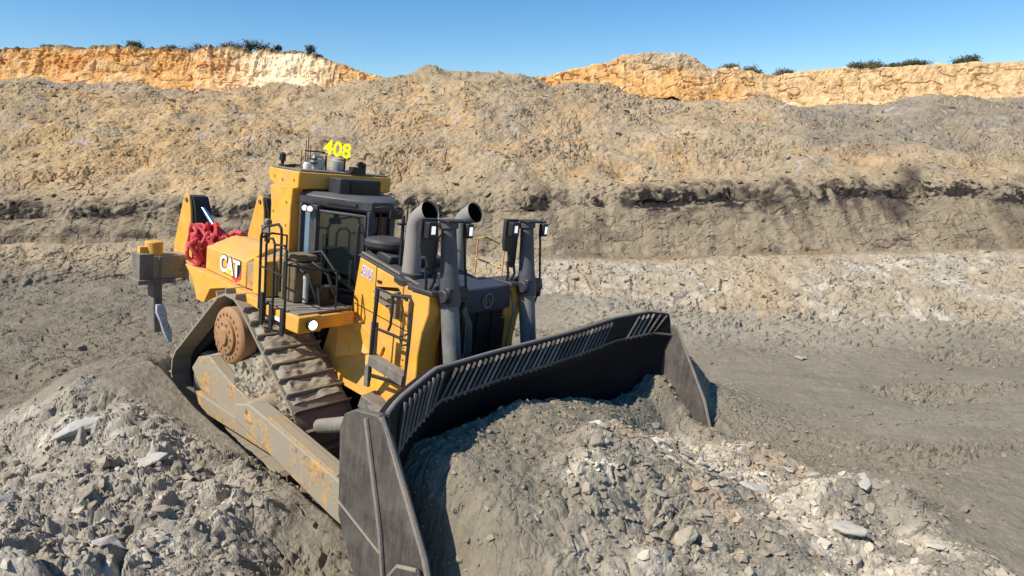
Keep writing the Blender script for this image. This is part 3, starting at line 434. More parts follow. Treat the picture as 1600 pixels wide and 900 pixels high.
    C = mix(C, (.27, .19, .10), np.exp(-((tr-2.75+.08*cb)/.20)**2)*sstep(X, 3, 5)*(1-sstep(X, 11, 15))*.95)
    C = mix(C, (.36, .315, .24), (1-sstep(tr, .95, 1.35+.2*cb))*.9)
    C = mix(C, (.40, .355, .265), foot*(.6+.5*cb)*sstep(X, -4, 1))
    C = mix(C, (.50, .46, .37), foot*sstep(cb+cc*.6, .05, .5)*.7*sstep(X, -2, 1))
    C = mix(C, (.43, .33, .19), foot*np.exp(-((X/Y-.40)/.06)**2)*.6)
    C = mix(C, (.19, .165, .125), (1-sstep(X, -7, -3))*foot*(1-sstep(tr, 1.2, 2.0))*.8)
    # coal seam, broken and smeared down the face
    sb = fbm(X, Y*0, Z*0, .55, 4, 441); seam = np.exp(-((tr-3.93-.10*cb)/(.12+.14*np.clip(sb+.3, 0, 1)))**2)
    seam = seam*sstep(sb+.55*cc+.5*cb+.10, -.10, .22)
    drip = sstep(fbm(X*1.0, Y*0, Z*.12, 1.6, 3, 451), .10, .5)*sstep(tr, 3.15, 3.8)*(1-sstep(tr, 3.95, 4.3))*sstep(X, -1, 3)
    C = mix(C, (.030, .024, .020), np.clip(seam*1.6*sstep(cc+.9*(i2-.5)+.6*sm, -.35, .1), 0, .97)); C = mix(C, (.095, .075, .058), drip*.85); blot = sstep(fbm(X, Y*.3, Z, .9, 4, 481)+.35*cc, .22, .45)*np.exp(-((tr-4.05)/.30)**2)*sstep(X, -2, 2); C = mix(C, (.075, .055, .042), blot*.85)
    az = X/Y+.012*cb; bl2 = 0
    for a0, w0, c0 in ((.045, .022, 4.02), (.14, .020, 3.98), (.255, .035, 3.96), (.33, .018, 4.0), (.53, .030, 4.0), (.60, .026, 4.02), (.70, .05, 4.05), (-.62, .05, 3.95), (-.78, .03, 3.9), (-.47, .03, 4.0)):
        bl2 = bl2+(.75+.25*(a0 > 0))*np.exp(-((az-a0)/w0)**2-((tr-c0-.05*cb-.6*np.clip(az-a0, -w0, w0))/.13)**2)
    C = mix(C, (.022, .018, .016), sstep(bl2+.5*cc+.35*sm+.5*fbm(X, Y, Z, 9, 3, 491)+.4*(i3-.5), .38, .58)*.93)
    st = np.exp(-((X/Y-.615-.03*cb)/.018)**2)*sstep(tr, 3.3, 3.6)*(1-sstep(tr, 4.3, 4.5)); C = mix(C, (.05, .038, .03), st*.85)
    lo = np.exp(-((tr-3.2-.05*cb)/.18)**2)*(1-sstep(X, -12, -5)); C = mix(C, (.08, .062, .05), lo*sstep(cb+cc, -.3, .3)*.75); lo2 = np.exp(-((tr-3.95-.06*cb)/.12)**2)*(1-sstep(X, -9, -2)); C = mix(C, (.06, .046, .04), lo2*sstep(cb+cc, -.1, .35)*.6)
    vs = fbm(X*1.0, Y*.25, Z*.25, .9, 4, 461); C = C*(1+.16*cc)[..., None]*(1+.22*(i2-.5)*patch2)[..., None]*(1+.12*(i3-.5))[..., None]*(1+.30*vs*face+.22*fbm(X, Y, Z, .55, 3, 462)*slope)[..., None]
    C = C*np.array((.90, .87, .88)); o = grid_mesh('pit_wall', P, np.clip(C, 0, 1), WALLM); tag(o, 'high excavated wall of tan spoil over a broken black coal seam', 'pit wall', kind='structure')
    return P, C, N, tr
def make_back():
    px = np.interp(np.linspace(BACKU[0], BACKU[-1], 1200), BACKU, np.arange(len(BACKU)))
    P, tr, _ = dens(BACK, [50, 45, 40, 14, 6], 0, tcols=px)
    tr = tr[:, None]*np.ones((1, P.shape[1])); X, Y, Z = P[..., 0], P[..., 1], P[..., 2]; N = normals(P)
    med = fbm(X, Y, Z, .7, 4, 501); sm = fbm(X, Y, Z, 2.4, 4, 511); vert = fbm(X, Y*.2, Z*.15, 1.5, 4, 521, ridge=True)
    left = 1-sstep(X/Y, -.32, -.2)
    s2, i2 = slabs(X, Z*1.2+Y*.6, .7, 560, tilt=.6, K=2.6)
    rr = fbm(X, Y, Z, 1.6, 5, 547, gain=.62, ridge=True)
    D = .22*med+.14*sm+.34*vert*left*sstep(tr, .6, 1.5)*(1-sstep(tr, 2.9, 3.1))+.10*rr+.04*fbm(X, Y, Z, 6, 3, 548)-.2*cracks(X, Y, Z*1.5, .7, 549, .04)*(1-sstep(tr, 2.9, 3.1))
    P = P+N*(D*(1-sstep(tr, 3.2, 4)*.8))[..., None]
    C = np.ones(X.shape+(3,))*np.array((.62, .335, .115))
    a = X/Y
    C = mix(C, (.62, .45, .26), sstep(sm+.6*med, -.1, .5)*.55)
    C = mix(C, (.60, .25, .07), sstep(fbm(X*.4, Y, Z*2.2, .8, 4, 531), .1, .5)*.75*left)
    pal = np.exp(-((a+.345)/.075)**2)*(1-sstep(tr, 2.6, 3.0)); C = mix(C, (.84, .68, .44), pal*.95)
    C = mix(C, (.42, .33, .22), np.exp(-((a-.24)/.075)**2)*sstep(tr, 1.2, 2.4)*.9)
    C = mix(C, (.62, .43, .235), sstep(a, .3, .4)*.7)
    C = mix(C, (.13, .10, .065), sstep(tr, 2.72+.15*sm, 2.95)*left*.9)
    C = mix(C, (.17, .15, .09), sstep(tr, 3.0, 3.1)*.8)
    C = C*(1+.25*sm)[..., None]*(1+.2*(i2-.5))[..., None]
    o = grid_mesh('upper_bench', P, np.clip(C, 0, 1), WALLM); tag(o, 'orange and cream topsoil layer above the grey spoil', 'pit bench', kind='structure')
    return P, N, tr
GP, GC, GD, GL = make_ground()
WP, WC, WN, WT = make_wall()
BP, BN, BT = make_back()
# ---------------------------------------------------------------- rocks
def rock_lib(n, flat, seed):
    r = random.Random(seed); out = []
    for _ in range(n):
        bm = bmesh.new()
        for k in range(r.randint(9, 15)):
            v = Vector((r.gauss(0, 1), r.gauss(0, 1), r.gauss(0, 1))).normalized()
            v = Vector([max(-.72, min(.72, c)) for c in v])*r.uniform(.8, 1.1)
            bm.verts.new((v.x, v.y*r.uniform(.65, .85), v.z*flat*r.uniform(.8, 1.1)))
        bmesh.ops.convex_hull(bm, input=bm.verts)
        for v in [v for v in bm.verts if not v.link_faces]: bm.verts.remove(v)
        bmesh.ops.triangulate(bm, faces=bm.faces); bm.verts.index_update()
        out.append((np.array([v.co[:] for v in bm.verts]), np.array([[v.index for v in f.verts] for f in bm.faces]))); bm.free()
    return out
LIB = rock_lib(11, .30, 1)+rock_lib(5, .65, 2)
def rubble(name, pos, nrm, size, col, mat, sink=.15):
    n = len(pos); V = []; F = []; C = []; off = 0
    ang = RNG.uniform(0, 6.283, n); til = RNG.normal(0, .35, (n, 2)); pick = RNG.integers(0, len(LIB), n)
    for li in range(len(LIB)):
        idx = np.nonzero(pick == li)[0]
        if not len(idx): continue
        v, f = LIB[li]; c, s = np.cos(ang[idx]), np.sin(ang[idx])
        up = nrm[idx]+np.stack([til[idx, 0], til[idx, 1], np.full(len(idx), .6)], 1); up /= np.linalg.norm(up, axis=1, keepdims=True)
        t = np.cross(up, np.stack([c, s, 0*c], 1)); t /= np.linalg.norm(t, axis=1, keepdims=True)+1e-9; b = np.cross(up, t)
        W = (v[None, :, 0:1]*t[:, None]+v[None, :, 1:2]*b[:, None]+v[None, :, 2:3]*up[:, None])*size[idx][:, None, None]
        W = W+pos[idx][:, None]+(up*(size[idx]*sink)[:, None])[:, None]
        m = len(v); V.append(W.reshape(-1, 3)); F.append((f[None]+(np.arange(len(idx))*m)[:, None, None]+off).reshape(-1, 3)); off += m*len(idx)
        C.append(np.repeat(col[idx], m, 0))
    V = np.concatenate(V); F = np.concatenate(F); C = np.concatenate(C)
    me = bpy.data.meshes.new(name); me.vertices.add(len(V)); me.vertices.foreach_set('co', V.astype(np.float32).ravel())
    me.loops.add(F.size); me.loops.foreach_set('vertex_index', F.astype(np.int32).ravel()); me.polygons.add(len(F))
    me.polygons.foreach_set('use_smooth', np.zeros(len(F), bool)); me.polygons.foreach_set('loop_start', np.arange(0, F.size, 3, dtype=np.int32)); me.polygons.foreach_set('loop_total', np.full(len(F), 3, np.int32))
    a = me.color_attributes.new('Col', 'FLOAT_COLOR', 'POINT'); a.data.foreach_set('color', np.concatenate([C, np.ones((len(C), 1))], 1).astype(np.float32).ravel())
    me.update(); me.validate(); me.materials.append(mat)
    return link(bpy.data.objects.new(name, me))
def powsize(n, lo, hi, p=2.2):
    u = RNG.random(n); return (lo**(1-p)+u*(hi**(1-p)-lo**(1-p)))**(1/(1-p))
def pick_ground(wt, n):
    R_, C_ = GP.shape[:2]; ii = np.zeros((R_, C_)); rows = slice(20, R_-4); cols = slice(20, C_-20)
    area = np.gradient(GP[..., 0], axis=1)*np.gradient(GP[..., 1], axis=0)
    ii[rows, cols] = (wt*area)[rows, cols]; p = ii.ravel().clip(0); p /= p.sum()
    k = RNG.choice(p.size, n, p=p); return k
GN = normals(GP); GN = GN*np.sign(GN[..., 2:3])
def scatter_ground(name, wt, n, lo, hi, pw, tint, label, cat):
    k = pick_ground(wt, n); pos = GP.reshape(-1, 3)[k]; nr = GN.reshape(-1, 3)[k]; size = powsize(n, lo, hi, pw)
    col = GC.reshape(-1, 3)[k]*RNG.uniform(.8, 1.25, (n, 1))*np.array(tint)
    o = rubble(name, pos, nr, size, np.clip(col, 0, .7), ROCKM); tag(o, label, cat, kind='stuff'); return o
inside = (np.abs(GD['ly']) < 2.5) & (GD['lx'] > -3.4) & (GD['lx'] < 4.7)
okm = (~inside).astype(float)*(GP[..., 1] > 3.5)*((GD['ly'] > -3.6) | (GD['lx'] < 4.3) | (GD['lx'] > 6))
scatter_ground('heap_rubble', GD['heap']*okm, 4200, .018, .13, 2.8, (1.05, 1.03, 1.0), 'loose grey shale fragments littering the left foreground spoil heap', 'rubble')
scatter_ground('pale_rubble', GD['pale']*okm, 3600, .018, .11, 2.7, (1.1, 1.08, 1.05), 'loose cream rubble spread over the heap in the right foreground', 'rubble')
scatter_ground('load_rubble', GD['load']*(1-GD['pale'])*okm, 3800, .014, .075, 2.6, (1.12, 1.10, 1.05), 'small clods on the earth pushed up by the blade', 'rubble')
flatw = (1+2.5*sstep(GP[..., 1], 13.5, 16.5)*sstep(GP[..., 0], 0, 3))*(1-GD['heap'])*(1-GD['pale'])*(1-GD['load'])*okm*sstep(fbm(GP[..., 0], GP[..., 1], GP[..., 0]*0, .6, 3, 700), -.35, .3)
scatter_ground('floor_rubble', flatw, 8000, .016, .13, 2.8, (1.1, 1.08, 1.03), 'scattered small stones on the dozed pit floor', 'rubble')
def scatter_wall():
    R_, C_ = WT.shape
    area = np.linalg.norm(np.cross(np.gradient(WP, axis=1), np.gradient(WP, axis=0)), axis=2)
    ptc = sstep(fbm(WP[..., 0], WP[..., 1], WP[..., 2], .5, 3, 800), -.2, .4)
    wt = (sstep(WT, 4.1, 4.3)*(.07+ptc+2.5*np.exp(-((WT-4.2)/.12)**2))*(1-sstep(WT, 6.0, 6.2))+1.0*sstep(WT, .9, 1.1)*(1-sstep(WT, 2.2, 2.6)))*area
    wt[:, :10] = 0; wt[:, -10:] = 0; n = 9000; p = wt.ravel()/wt.sum(); k = RNG.choice(p.size, n, p=p)
    size = powsize(n, .035, .34, 2.7); col = WC.reshape(-1, 3)[k]*RNG.uniform(.82, 1.22, (n, 1))
    o = rubble('wall_rubble', WP.reshape(-1, 3)[k], WN.reshape(-1, 3)[k], size, np.clip(col, 0, .7), ROCKM, .05)
    tag(o, 'loose stones resting on the tan spoil slope of the pit wall', 'rubble', kind='stuff')
scatter_wall()
def one_rock(pos, nrm, size, col, label, group=None, name='boulder', stretch=(1, 1, 1), seed=0, rz=None):
    r = random.Random(seed); v, f = LIB[r.randrange(len(LIB))] if name != 'boulder' else LIB[11+seed % 5]
    bm = bmesh.new(); vs = [bm.verts.new(Vector(p)*size) for p in v]
    for t in f:
        try: bm.faces.new([vs[i] for i in t])
        except ValueError: pass
    bmesh.ops.bevel(bm, geom=bm.edges, offset=size*.05, segments=1, affect='EDGES'); bmesh.ops.triangulate(bm, faces=bm.faces); bmesh.ops.subdivide_edges(bm, edges=bm.edges, cuts=2, use_grid_fill=True)
    P = np.array([q.co[:] for q in bm.verts])+seed*3.1
    d = fbm(P[:, 0], P[:, 1], P[:, 2], 1.6/size, 3, 900+seed)
    for q, dd in zip(bm.verts, d):
        q.co += q.co.normalized()*float(dd)*size*.22; q.co.x *= stretch[0]; q.co.y *= stretch[1]; q.co.z *= stretch[2]
    me = bpy.data.meshes.new(name); [setattr(f_, 'smooth', False) for f_ in bm.faces]; bm.to_mesh(me); bm.free()
    a = me.color_attributes.new('Col', 'FLOAT_COLOR', 'POINT'); a.data.foreach_set('color', np.tile(np.array((*col, 1.), np.float32), len(me.vertices)))
    me.materials.append(ROCKM); o = link(bpy.data.objects.new(name, me)); o.location = Vector(pos)+Vector((0, 0, size*.02*stretch[2]))
    up = (Vector(nrm)*.5+Vector((r.gauss(0, .12), r.gauss(0, .12), .9))).normalized()
    o.rotation_mode = 'QUATERNION'; o.rotation_quaternion = up.to_track_quat('Z', 'Y')@Euler((0, 0, r.uniform(0, 6.3) if rz is None else rz)).to_quaternion()
    return tag(o, label, 'rock', group)
def gz(x, y):
    dd = (GP[..., 0]-x)**2+(GP[..., 1]-y)**2; k = np.argmin(dd); return GP.reshape(-1, 3)[k], GN.reshape(-1, 3)[k]
pale = (.50, .45, .36); dull = (.30, .26, .20); shale = (.36, .335, .29)
for i, (x, y, s, c, st, lab) in enumerate([
    (-10.5, 14.8, .42, (.24, .20, .15), (1, .7, .5), 'flat brown stone lying alone on the dark ground left of the bulldozer'),
    (4.12, 8.62, .24, pale, (1, .9, .75), 'blocky pale boulder at the right edge of the cream rubble'),
    (4.36, 8.40, .17, (.42, .375, .29), (1, .9, .7), 'smaller tan boulder just below the blocky pale boulder'),
    (4.75, 7.65, .30, (.52, .475, .39), (1.35, .8, .5), 'long pale slab on the ridge at the right end of the foreground rubble'),
    (3.3, 7.6, .33, (.55, .50, .41), (1.2, .9, .5), 'broad cream slab half buried in the middle of the pale rubble'),
    (1.15, 7.75, .26, (.55, .50, .42), (1, .9, .6), 'cream rock at the left edge of the pale rubble below the load'),
    (6.85, 14.2, .30, (.34, .31, .25), (1, .8, .6), 'single rounded stone standing on the pit floor right of the blade'),
    (3.95, 6.6, .28, (.50, .455, .37), (1.2, .9, .7), 'white flaky rock at the bottom right of the pale rubble'),
    (-5.1, 8.2, .40, (.40, .375, .32), (1.2, .8, .5), 'large tilted grey slab near the top of the left foreground heap'),
    (-6.6, 9.0, .38, (.44, .41, .36), (1.4, .6, .4), 'long light grey slab on the upper left of the foreground heap'),
    (-3.7, 7.2, .26, (.33, .30, .25), (1, .9, .7), 'brown block on the right shoulder of the left foreground heap'),
    (-4.6, 6.3, .34, (.45, .43, .39), (1, .9, .6), 'pale angular block low on the left foreground heap'),
    (-6.2, 7.0, .30, (.28, .27, .25), (1, .8, .6), 'dark grey block at the left of the foreground heap'),
    ]):
    p, n = gz(x, y); one_rock(p, n, s, c, lab, stretch=st, seed=i+1)
def many(cnt, wt, lo, hi, tint, label, group, seed):
    k = pick_ground(wt, cnt*3)[:cnt]
    for j, kk in enumerate(k):
        c = np.clip(GC.reshape(-1, 3)[kk]*np.array(tint)*RNG.uniform(.9, 1.25), 0, .65)
        one_rock(GP.reshape(-1, 3)[kk], GN.reshape(-1, 3)[kk], float(RNG.uniform(lo, hi)), tuple(c), label, group, 'loose_rock', (1, .85, .6), seed+j)
near = (GP[..., 1] > 4.5)*(np.abs(GP[..., 0]) < GP[..., 1]*.82)
many(30, GD['heap']*okm*near, .12, .25, (1.08, 1.06, 1.03), 'grey shale slab lying among the others on the left foreground spoil heap', 'shale slabs on the left foreground heap', 100)
many(30, GD['pale']*okm*near, .10, .20, (1.15, 1.13, 1.1), 'cream rock lying in the pale rubble in front of the blade', 'cream rocks in the pale rubble', 200)
many(22, GD['load']*(1-GD['pale'])*okm*near, .06, .12, (1.15, 1.12, 1.05), 'earth clod resting on the load pushed by the blade', 'clods on the pushed load', 300)
# ---------------------------------------------------------------- scrub on the rim
LEAF = {}
for nm, c in (('scrub_foliage_olive', (.075, .085, .035)), ('scrub_foliage_dry', (.16, .135, .07)), ('scrub_foliage_grey', (.07, .075, .05))):
    m, N, L, P = newmat(nm); n = N.new('ShaderNodeTexNoise'); n.inputs['Scale'].default_value = 3
    r = N.new('ShaderNodeMix'); r.data_type = 'RGBA'; L.new(n.outputs[0], r.inputs[0]); r.inputs[6].default_value = (*[v*.6 for v in c], 1); r.inputs[7].default_value = (*[v*1.5 for v in c], 1)
    L.new(r.outputs[2], P.inputs['Base Color']); P.inputs['Roughness'].default_value = .9; LEAF[nm] = m
BARK = plain('scrub_bark', (.12, .09, .06), .9)
def rim_point(a):
    """point on the rim of the upper bench in direction a = x / y"""
    row = int(np.argmin(np.abs(BT[:, 0]-3.0))); r = BP[row]; k = int(np.argmin(np.abs(r[:, 0]/r[:, 1]-a))); return r[k]
def shrub(a, dy, w, h, mat, label, group, seed):
    r = random.Random(seed); p = rim_point(a); b = Vector((p[0], p[1]+dy, p[2]-.05))
    o = empty('shrub', b); tag(o, label, 'shrub', group)
    st = MB(); lf = MB()
    for k in range(13):
        an = r.uniform(0, 6.28); e = Vector((math.cos(an)*w*.42*r.random(), math.sin(an)*w*.42*r.random(), h*r.uniform(.5, .95)))
        st.tube([(0, 0, 0), e*.5+Vector((0, 0, h*.06)), e], [.03, .02, .008], 5)
        for q in range(60):
            c = e*r.uniform(.5, 1.05)+Vector((r.gauss(0, .10), r.gauss(0, .10), r.gauss(0, .08)))*w
            c.z = max(c.z, .02); s = r.uniform(.03, .075); R = Euler((r.uniform(0, 6), r.uniform(0, 6), r.uniform(0, 6))).to_matrix()
            lf.add([c+R@Vector((-s, 0, 0)), c+R@Vector((0, s*.5, 0)), c+R@Vector((s, 0, 0)), c+R@Vector((0, -s*.5, 0))], [(0, 1, 2, 3)])
    st.build('stem', BARK, o, 0); lf.build('foliage', LEAF[mat], o, 0)
sd = 0
for a, dy, w_, h_, mt, lab in [
    (-.392, .3, 1.3, .85, 'scrub_foliage_grey', 'tallest dark shrub on the left rim above the orange scarp'),
    (-.372, .5, 1.9, .75, 'scrub_foliage_olive', 'low wide shrub just right of the tallest rim shrub'),
    (-.350, .3, .8, .35, 'scrub_foliage_grey', 'small bush between the two shrub clumps on the left rim'),
    (-.303, .4, .9, .55, 'scrub_foliage_grey', 'dark bush at the right end of the left rim'),
    (-.290, .5, .7, .35, 'scrub_foliage_dry', 'dry little bush where the left rim slopes down'),
    (.548, .4, 2.0, .4, 'scrub_foliage_olive', 'olive bush at the middle of the scrub on the right rim'),
    (.60, .3, 1.6, .4, 'scrub_foliage_olive', 'round green bush on the right rim above the cream layer'),
    (.695, .4, 1.5, .5, 'scrub_foliage_olive', 'tallest green bush on the right rim near the frame edge')]:
    sd += 1; shrub(a, dy, w_, h_, mt, lab, None, sd)
for i in range(34):
    a = random.choice([random.uniform(.50, .72), random.uniform(.50, .72), random.uniform(-.80, -.33), random.uniform(.30, .42)])
    right = a > 0
    shrub(a, random.uniform(-.1, .8), random.uniform(.8, 2.0), random.uniform(.2, .42), random.choice(['scrub_foliage_olive', 'scrub_foliage_dry', 'scrub_foliage_grey']),
          'low scrub plant along the right rim of the pit' if right else 'low dry scrub plant along the left rim of the pit', 'low scrub on the right rim' if right else 'low scrub on the left rim', 50+i)
# ================================================================ BULLDOZER  (x forward, y to its left, z up)
DZ = empty('bulldozer'); DZ.matrix_world = DM
tag(DZ, 'large yellow crawler bulldozer numbered 408 with wide black blade, working nose down in the pit', 'bulldozer')
def sub(mb, name, mat, parent, **k): return mb.build(name, mat, parent, **k)
# ---- tracks
SPR = (-.52, 1.93, .66); RID = (-1.98, .72, .60); FID = (1.05, .74, .62)      # x, z, radius to the links
def belt_path(step):
    def tang(c0, c1):  # outer tangent, walking clockwise seen from the right side
        dx, dz = c1[0]-c0[0], c1[1]-c0[1]; L = math.hypot(dx, dz); a = math.atan2(dz, dx); b = math.acos((c0[2]-c1[2])/L)
        t = a+b; return (c0[0]+c0[2]*math.cos(t), c0[1]+c0[2]*math.sin(t)), (c1[0]+c1[2]*math.cos(t), c1[1]+c1[2]*math.sin(t)), t
    cs = [SPR, FID, RID]; pts = []
    seg = [tang(cs[i], cs[(i+1) % 3]) for i in range(3)]
    for i in range(3):
        (p0, p1, t) = seg[i]; nt_ = seg[(i+1) % 3][2]; c = cs[(i+1) % 3]
        n = max(2, int(math.hypot(p1[0]-p0[0], p1[1]-p0[1])/.02)); pts += [(p0[0]+(p1[0]-p0[0])*k/n, p0[1]+(p1[1]-p0[1])*k/n) for k in range(n)]
        d = (t-nt_) % (2*math.pi); n = max(2, int(d*c[2]/.02)); pts += [(c[0]+c[2]*math.cos(t-d*k/n), c[1]+c[2]*math.sin(t-d*k/n)) for k in range(n)]
    pts.append(pts[0]); L = [0]
    for a, b in zip(pts[:-1], pts[1:]): L.append(L[-1]+math.hypot(b[0]-a[0], b[1]-a[1]))
    n = round(L[-1]/step); out = []
    for k in range(n):
        s = L[-1]*(k+.5)/n; i = next(j for j in range(len(L)-1) if L[j+1] >= s); f = (s-L[i])/(L[i+1]-L[i]+1e-9)
        x = pts[i][0]+(pts[i+1][0]-pts[i][0])*f; z = pts[i][1]+(pts[i+1][1]-pts[i][1])*f
        j0, j1 = max(0, i-3), min(len(pts)-1, i+4); t = math.atan2(pts[j1][1]-pts[j0][1], pts[j1][0]-pts[j0][0]); out.append((x, z, t))
    return out, L[-1]/n
SHOES, PITCH = belt_path(.285)
shoe = MB(); hw = .51
shoe.pxz([(-PITCH/2+.006, .0), (PITCH/2+.03, .0), (PITCH/2+.03, .022), (PITCH/2-.012, .045), (-PITCH/2+.045, .045), (-PITCH/2+.032, .135), (-PITCH/2+.008, .14), (-PITCH/2+.004, .03)], -hw, hw)
shoe_proto = sub(shoe, 'track_shoe', SHOE, None, bevel=.006); shoe_mesh = shoe_proto.data; bpy.data.objects.remove(shoe_proto)
shoe_w = shoe_mesh.copy(); shoe_w.materials[0] = SHOEW
for s in (-1, 1):
    yc = s*1.50; chain = MB()
    for (x, z, t) in SHOES:
        nx, nz = -math.sin(t), math.cos(t); R = Matrix.Rotation(-t, 3, 'Y')
        for dy in (-.13, .13): chain.box((x-nx*.07, yc+dy, z-nz*.07), (PITCH*.98, .07, .13), R)
    tr_ = sub(chain, 'track', BLK, DZ, bevel=0)
    for (x, z, t) in SHOES:
        m = shoe_w if (x > 1.25 and z < 1.3) else shoe_mesh
        o = bpy.data.objects.new('track_shoe', m); link(o, tr_); o.location = (x, yc, z); o.rotation_euler = (0, -t, 0)
        md = o.modifiers.new('bevel', 'BEVEL'); md.width = .006; md.segments = 1
    # sprocket with final drive
    y = s*2.02
    fd = MB(); fd.lathe((SPR[0], s*.9, SPR[1]), (0, s, 0), [(0, .42), (.35, .42), (.36, .47), (1.06, .49), (1.09, .47), (1.12, .42)], 40)
    fo = sub(fd, 'final_drive', DRIVE, DZ, bevel=.01, label='round dusty orange final drive hub' if s < 0 else None)
    sp = MB(); sp.lathe((SPR[0], s*1.02, SPR[1]), (0, s, 0), [(0, .55), (.72, .55)], 36)
    for k in range(25):
        a = k*2*math.pi/25; sp.box((SPR[0]+.58*math.cos(a), yc, SPR[1]+.58*math.sin(a)), (.1, .3, .07), (0, -a, 0))
    sub(sp, 'sprocket', BLK, DZ, bevel=0)
    hb = MB(); hb.lathe((SPR[0], s*2.01, SPR[1]), (0, s, 0), [(0, .30), (.05, .30), (.055, .29), (.06, .16), (.10, .14), (.105, .02)], 28); sub(hb, 'hub_cap', DRIVE, fo, bevel=.004)
    bl = MB()
    for k in range(20):
        a = k*2*math.pi/20; bl.lathe((SPR[0]+.375*math.cos(a), s*2.01, SPR[1]+.375*math.sin(a)), (0, s, 0), [(0, .024), (.03, .024)], 6)
    for k in range(10):
        a = k*2*math.pi/10; bl.lathe((SPR[0]+.22*math.cos(a), s*2.06, SPR[1]+.22*math.sin(a)), (0, s, 0), [(0, .02), (.03, .02)], 6)
    sub(bl, 'hub_bolts', DRIVE, fo, bevel=0)
    for (ix, iz, ir), nm in ((RID, 'rear_idler'), (FID, 'front_idler')):
        w_ = MB(); w_.lathe((ix, yc-.28, iz), (0, 1, 0), [(0, .2), (.02, .24), (.14, .26), (.15, ir-.16), (.22, ir-.13), (.34, ir-.13), (.41, ir-.16), (.42, .26), (.54, .24), (.56, .2)], 32); sub(w_, 'idler_wheel', GREYB, DZ, bevel=.006)
    rf = MB(); rf.pxz([(-1.95, .95), (-1.7, 1.22), (-1.2, 1.42), (-.3, 1.40), (.5, 1.33), (1.15, 1.05), (1.5, .85), (1.45, .60), (.9, .50), (-1.7, .45), (-1.98, .62)], yc-.30, yc+.30)
    rfo = sub(rf, 'roller_frame', YELM, DZ, bevel=.02)
    cv = MB(); cv.pxz([(-1.80, 1.00), (-1.55, 1.28), (-1.15, 1.40), (-.75, 1.25), (-.2, 1.10), (.7, .98), (.75, .62), (-.6, .62), (-1.45, .70)], s*1.80, s*2.0)
    sub(cv, 'frame_guard', YELM, rfo, bevel=.02)
    for k in range(6): 
        rl = MB(); rl.lathe((-1.55+k*.43, yc-.26, .33), (0, 1, 0), [(0, .09), (.03, .19), (.14, .19), (.15, .13), (.37, .13), (.38, .19), (.49, .19), (.52, .09)], 20); sub(rl, 'track_roller', GREYB, rfo, bevel=0)
    skid = MB(); skid.pxz([(-1.5, .66), (1.55, .62), (1.75, .42), (-1.3, .36)], s*1.84, s*2.07); sub(skid, 'skid_plate', YELM, rfo, bevel=.015)
    tb = MB(); tb.lathe((.90, s*1.98, 1.16), (0, s, 0), [(0, .21), (.10, .21), (.2, .17), (.3, .165), (.40, .13), (.44, .05)], 24); sub(tb, 'trunnion', YELD, rfo, bevel=.01)
    # push arm
    pa = MB(); pa.loft([[(x, s*yy, z) for yy, z in ((2.12, zb), (2.42, zb), (2.42, zt), (2.12, zt))] for x, zb, zt in ((.55, .92, 1.18), (.95, .85, 1.30), (1.5, .74, 1.24), (3.1, .44, 1.02), (4.3, .30, .80), (4.62, .3, .7))])
    pao = sub(pa, 'push_arm', YELM, DZ, bevel=.025)
    pb = MB(); pb.box((2.3, s*2.30, 1.14), (1.7, .16, .03), (0, .14, 0)); sub(pb, 'arm_cap_plate', YELD, pao, bevel=.006)
    br = MB(); br.tube([(2.3, s*2.1, 1.35), (3.0, s*2.05, 1.62), (4.2, s*2.0, 2.15)], [.10, .11, .08], 14); br.tube([(3.3, s*2.04, 1.76), (4.25, s*2.0, 2.18)], [.135, .135], 14)
    sub(br, 'blade_brace', GREYB, DZ, bevel=0)
# mud packed over the right roller frame
def blob_sheet(name, f, nu, nv, mat, parent):
    m = MB(); m.add([f(i/(nu-1), j/(nv-1)) for i in range(nu) for j in range(nv)], [(i*nv+j, (i+1)*nv+j, (i+1)*nv+j+1, i*nv+j+1) for i in range(nu-1) for j in range(nv-1)])
    return sub(m, name, mat, parent, bevel=0, ang=60)
def mudf(u, v):
    x = -.42+u*1.95; top = np.interp(x, [-.5, .0, .5, 1.0, 1.55], [1.52, 1.86, 1.72, 1.52, 1.30]); lowz = np.interp(x, [-.5, 0, .8, 1.55], [1.15, 1.15, 1.05, .95])
    n = float(fbm(np.array([x]), np.array([v*1.3]), np.array([u]), 3.2, 4, 31)[0]); n2 = float(fbm(np.array([x]), np.array([v]), np.array([u]), 12, 3, 37)[0])
    ang = v*math.pi*.62; e = math.sin(min(1, min(u, 1-u)*6)*math.pi/2)
    n3 = float(fbm(np.array([x]), np.array([v]), np.array([u*.3]), 26, 2, 39)[0]); y = -1.62-.46*e*math.sin(ang)*(1+.3*n)-.07*n2-.025*n3; z = lowz-.05+(top-lowz+.05)*math.cos(ang*.8)*(.9+.12*n)*(.5+.5*e)+.06*n2+.02*n3
    return (x+.03*n3, y, z)
blob_sheet('packed_mud', mudf, 120, 56, MUD, DZ)
TOPS = sorted([q for q in SHOES if abs(q[2]-TANG) < .05 and q[1] > 1.2]) if (TANG := min((q[2] for q in SHOES if q[0] > 0 and q[0] < .5 and q[1] > 1.3), default=-.6)) else []
mk = MB(); rm = random.Random(4)
(xa, za, _), (xb, zb, tt) = TOPS[0], TOPS[-1]; nx, nz = -math.sin(tt), math.cos(tt); NU, NV = 150, 26
uu = np.repeat(np.linspace(-.02, 1.02, NU)[:, None], NV, 1); vv = np.repeat(np.linspace(0, 1, NV)[None], NU, 0)
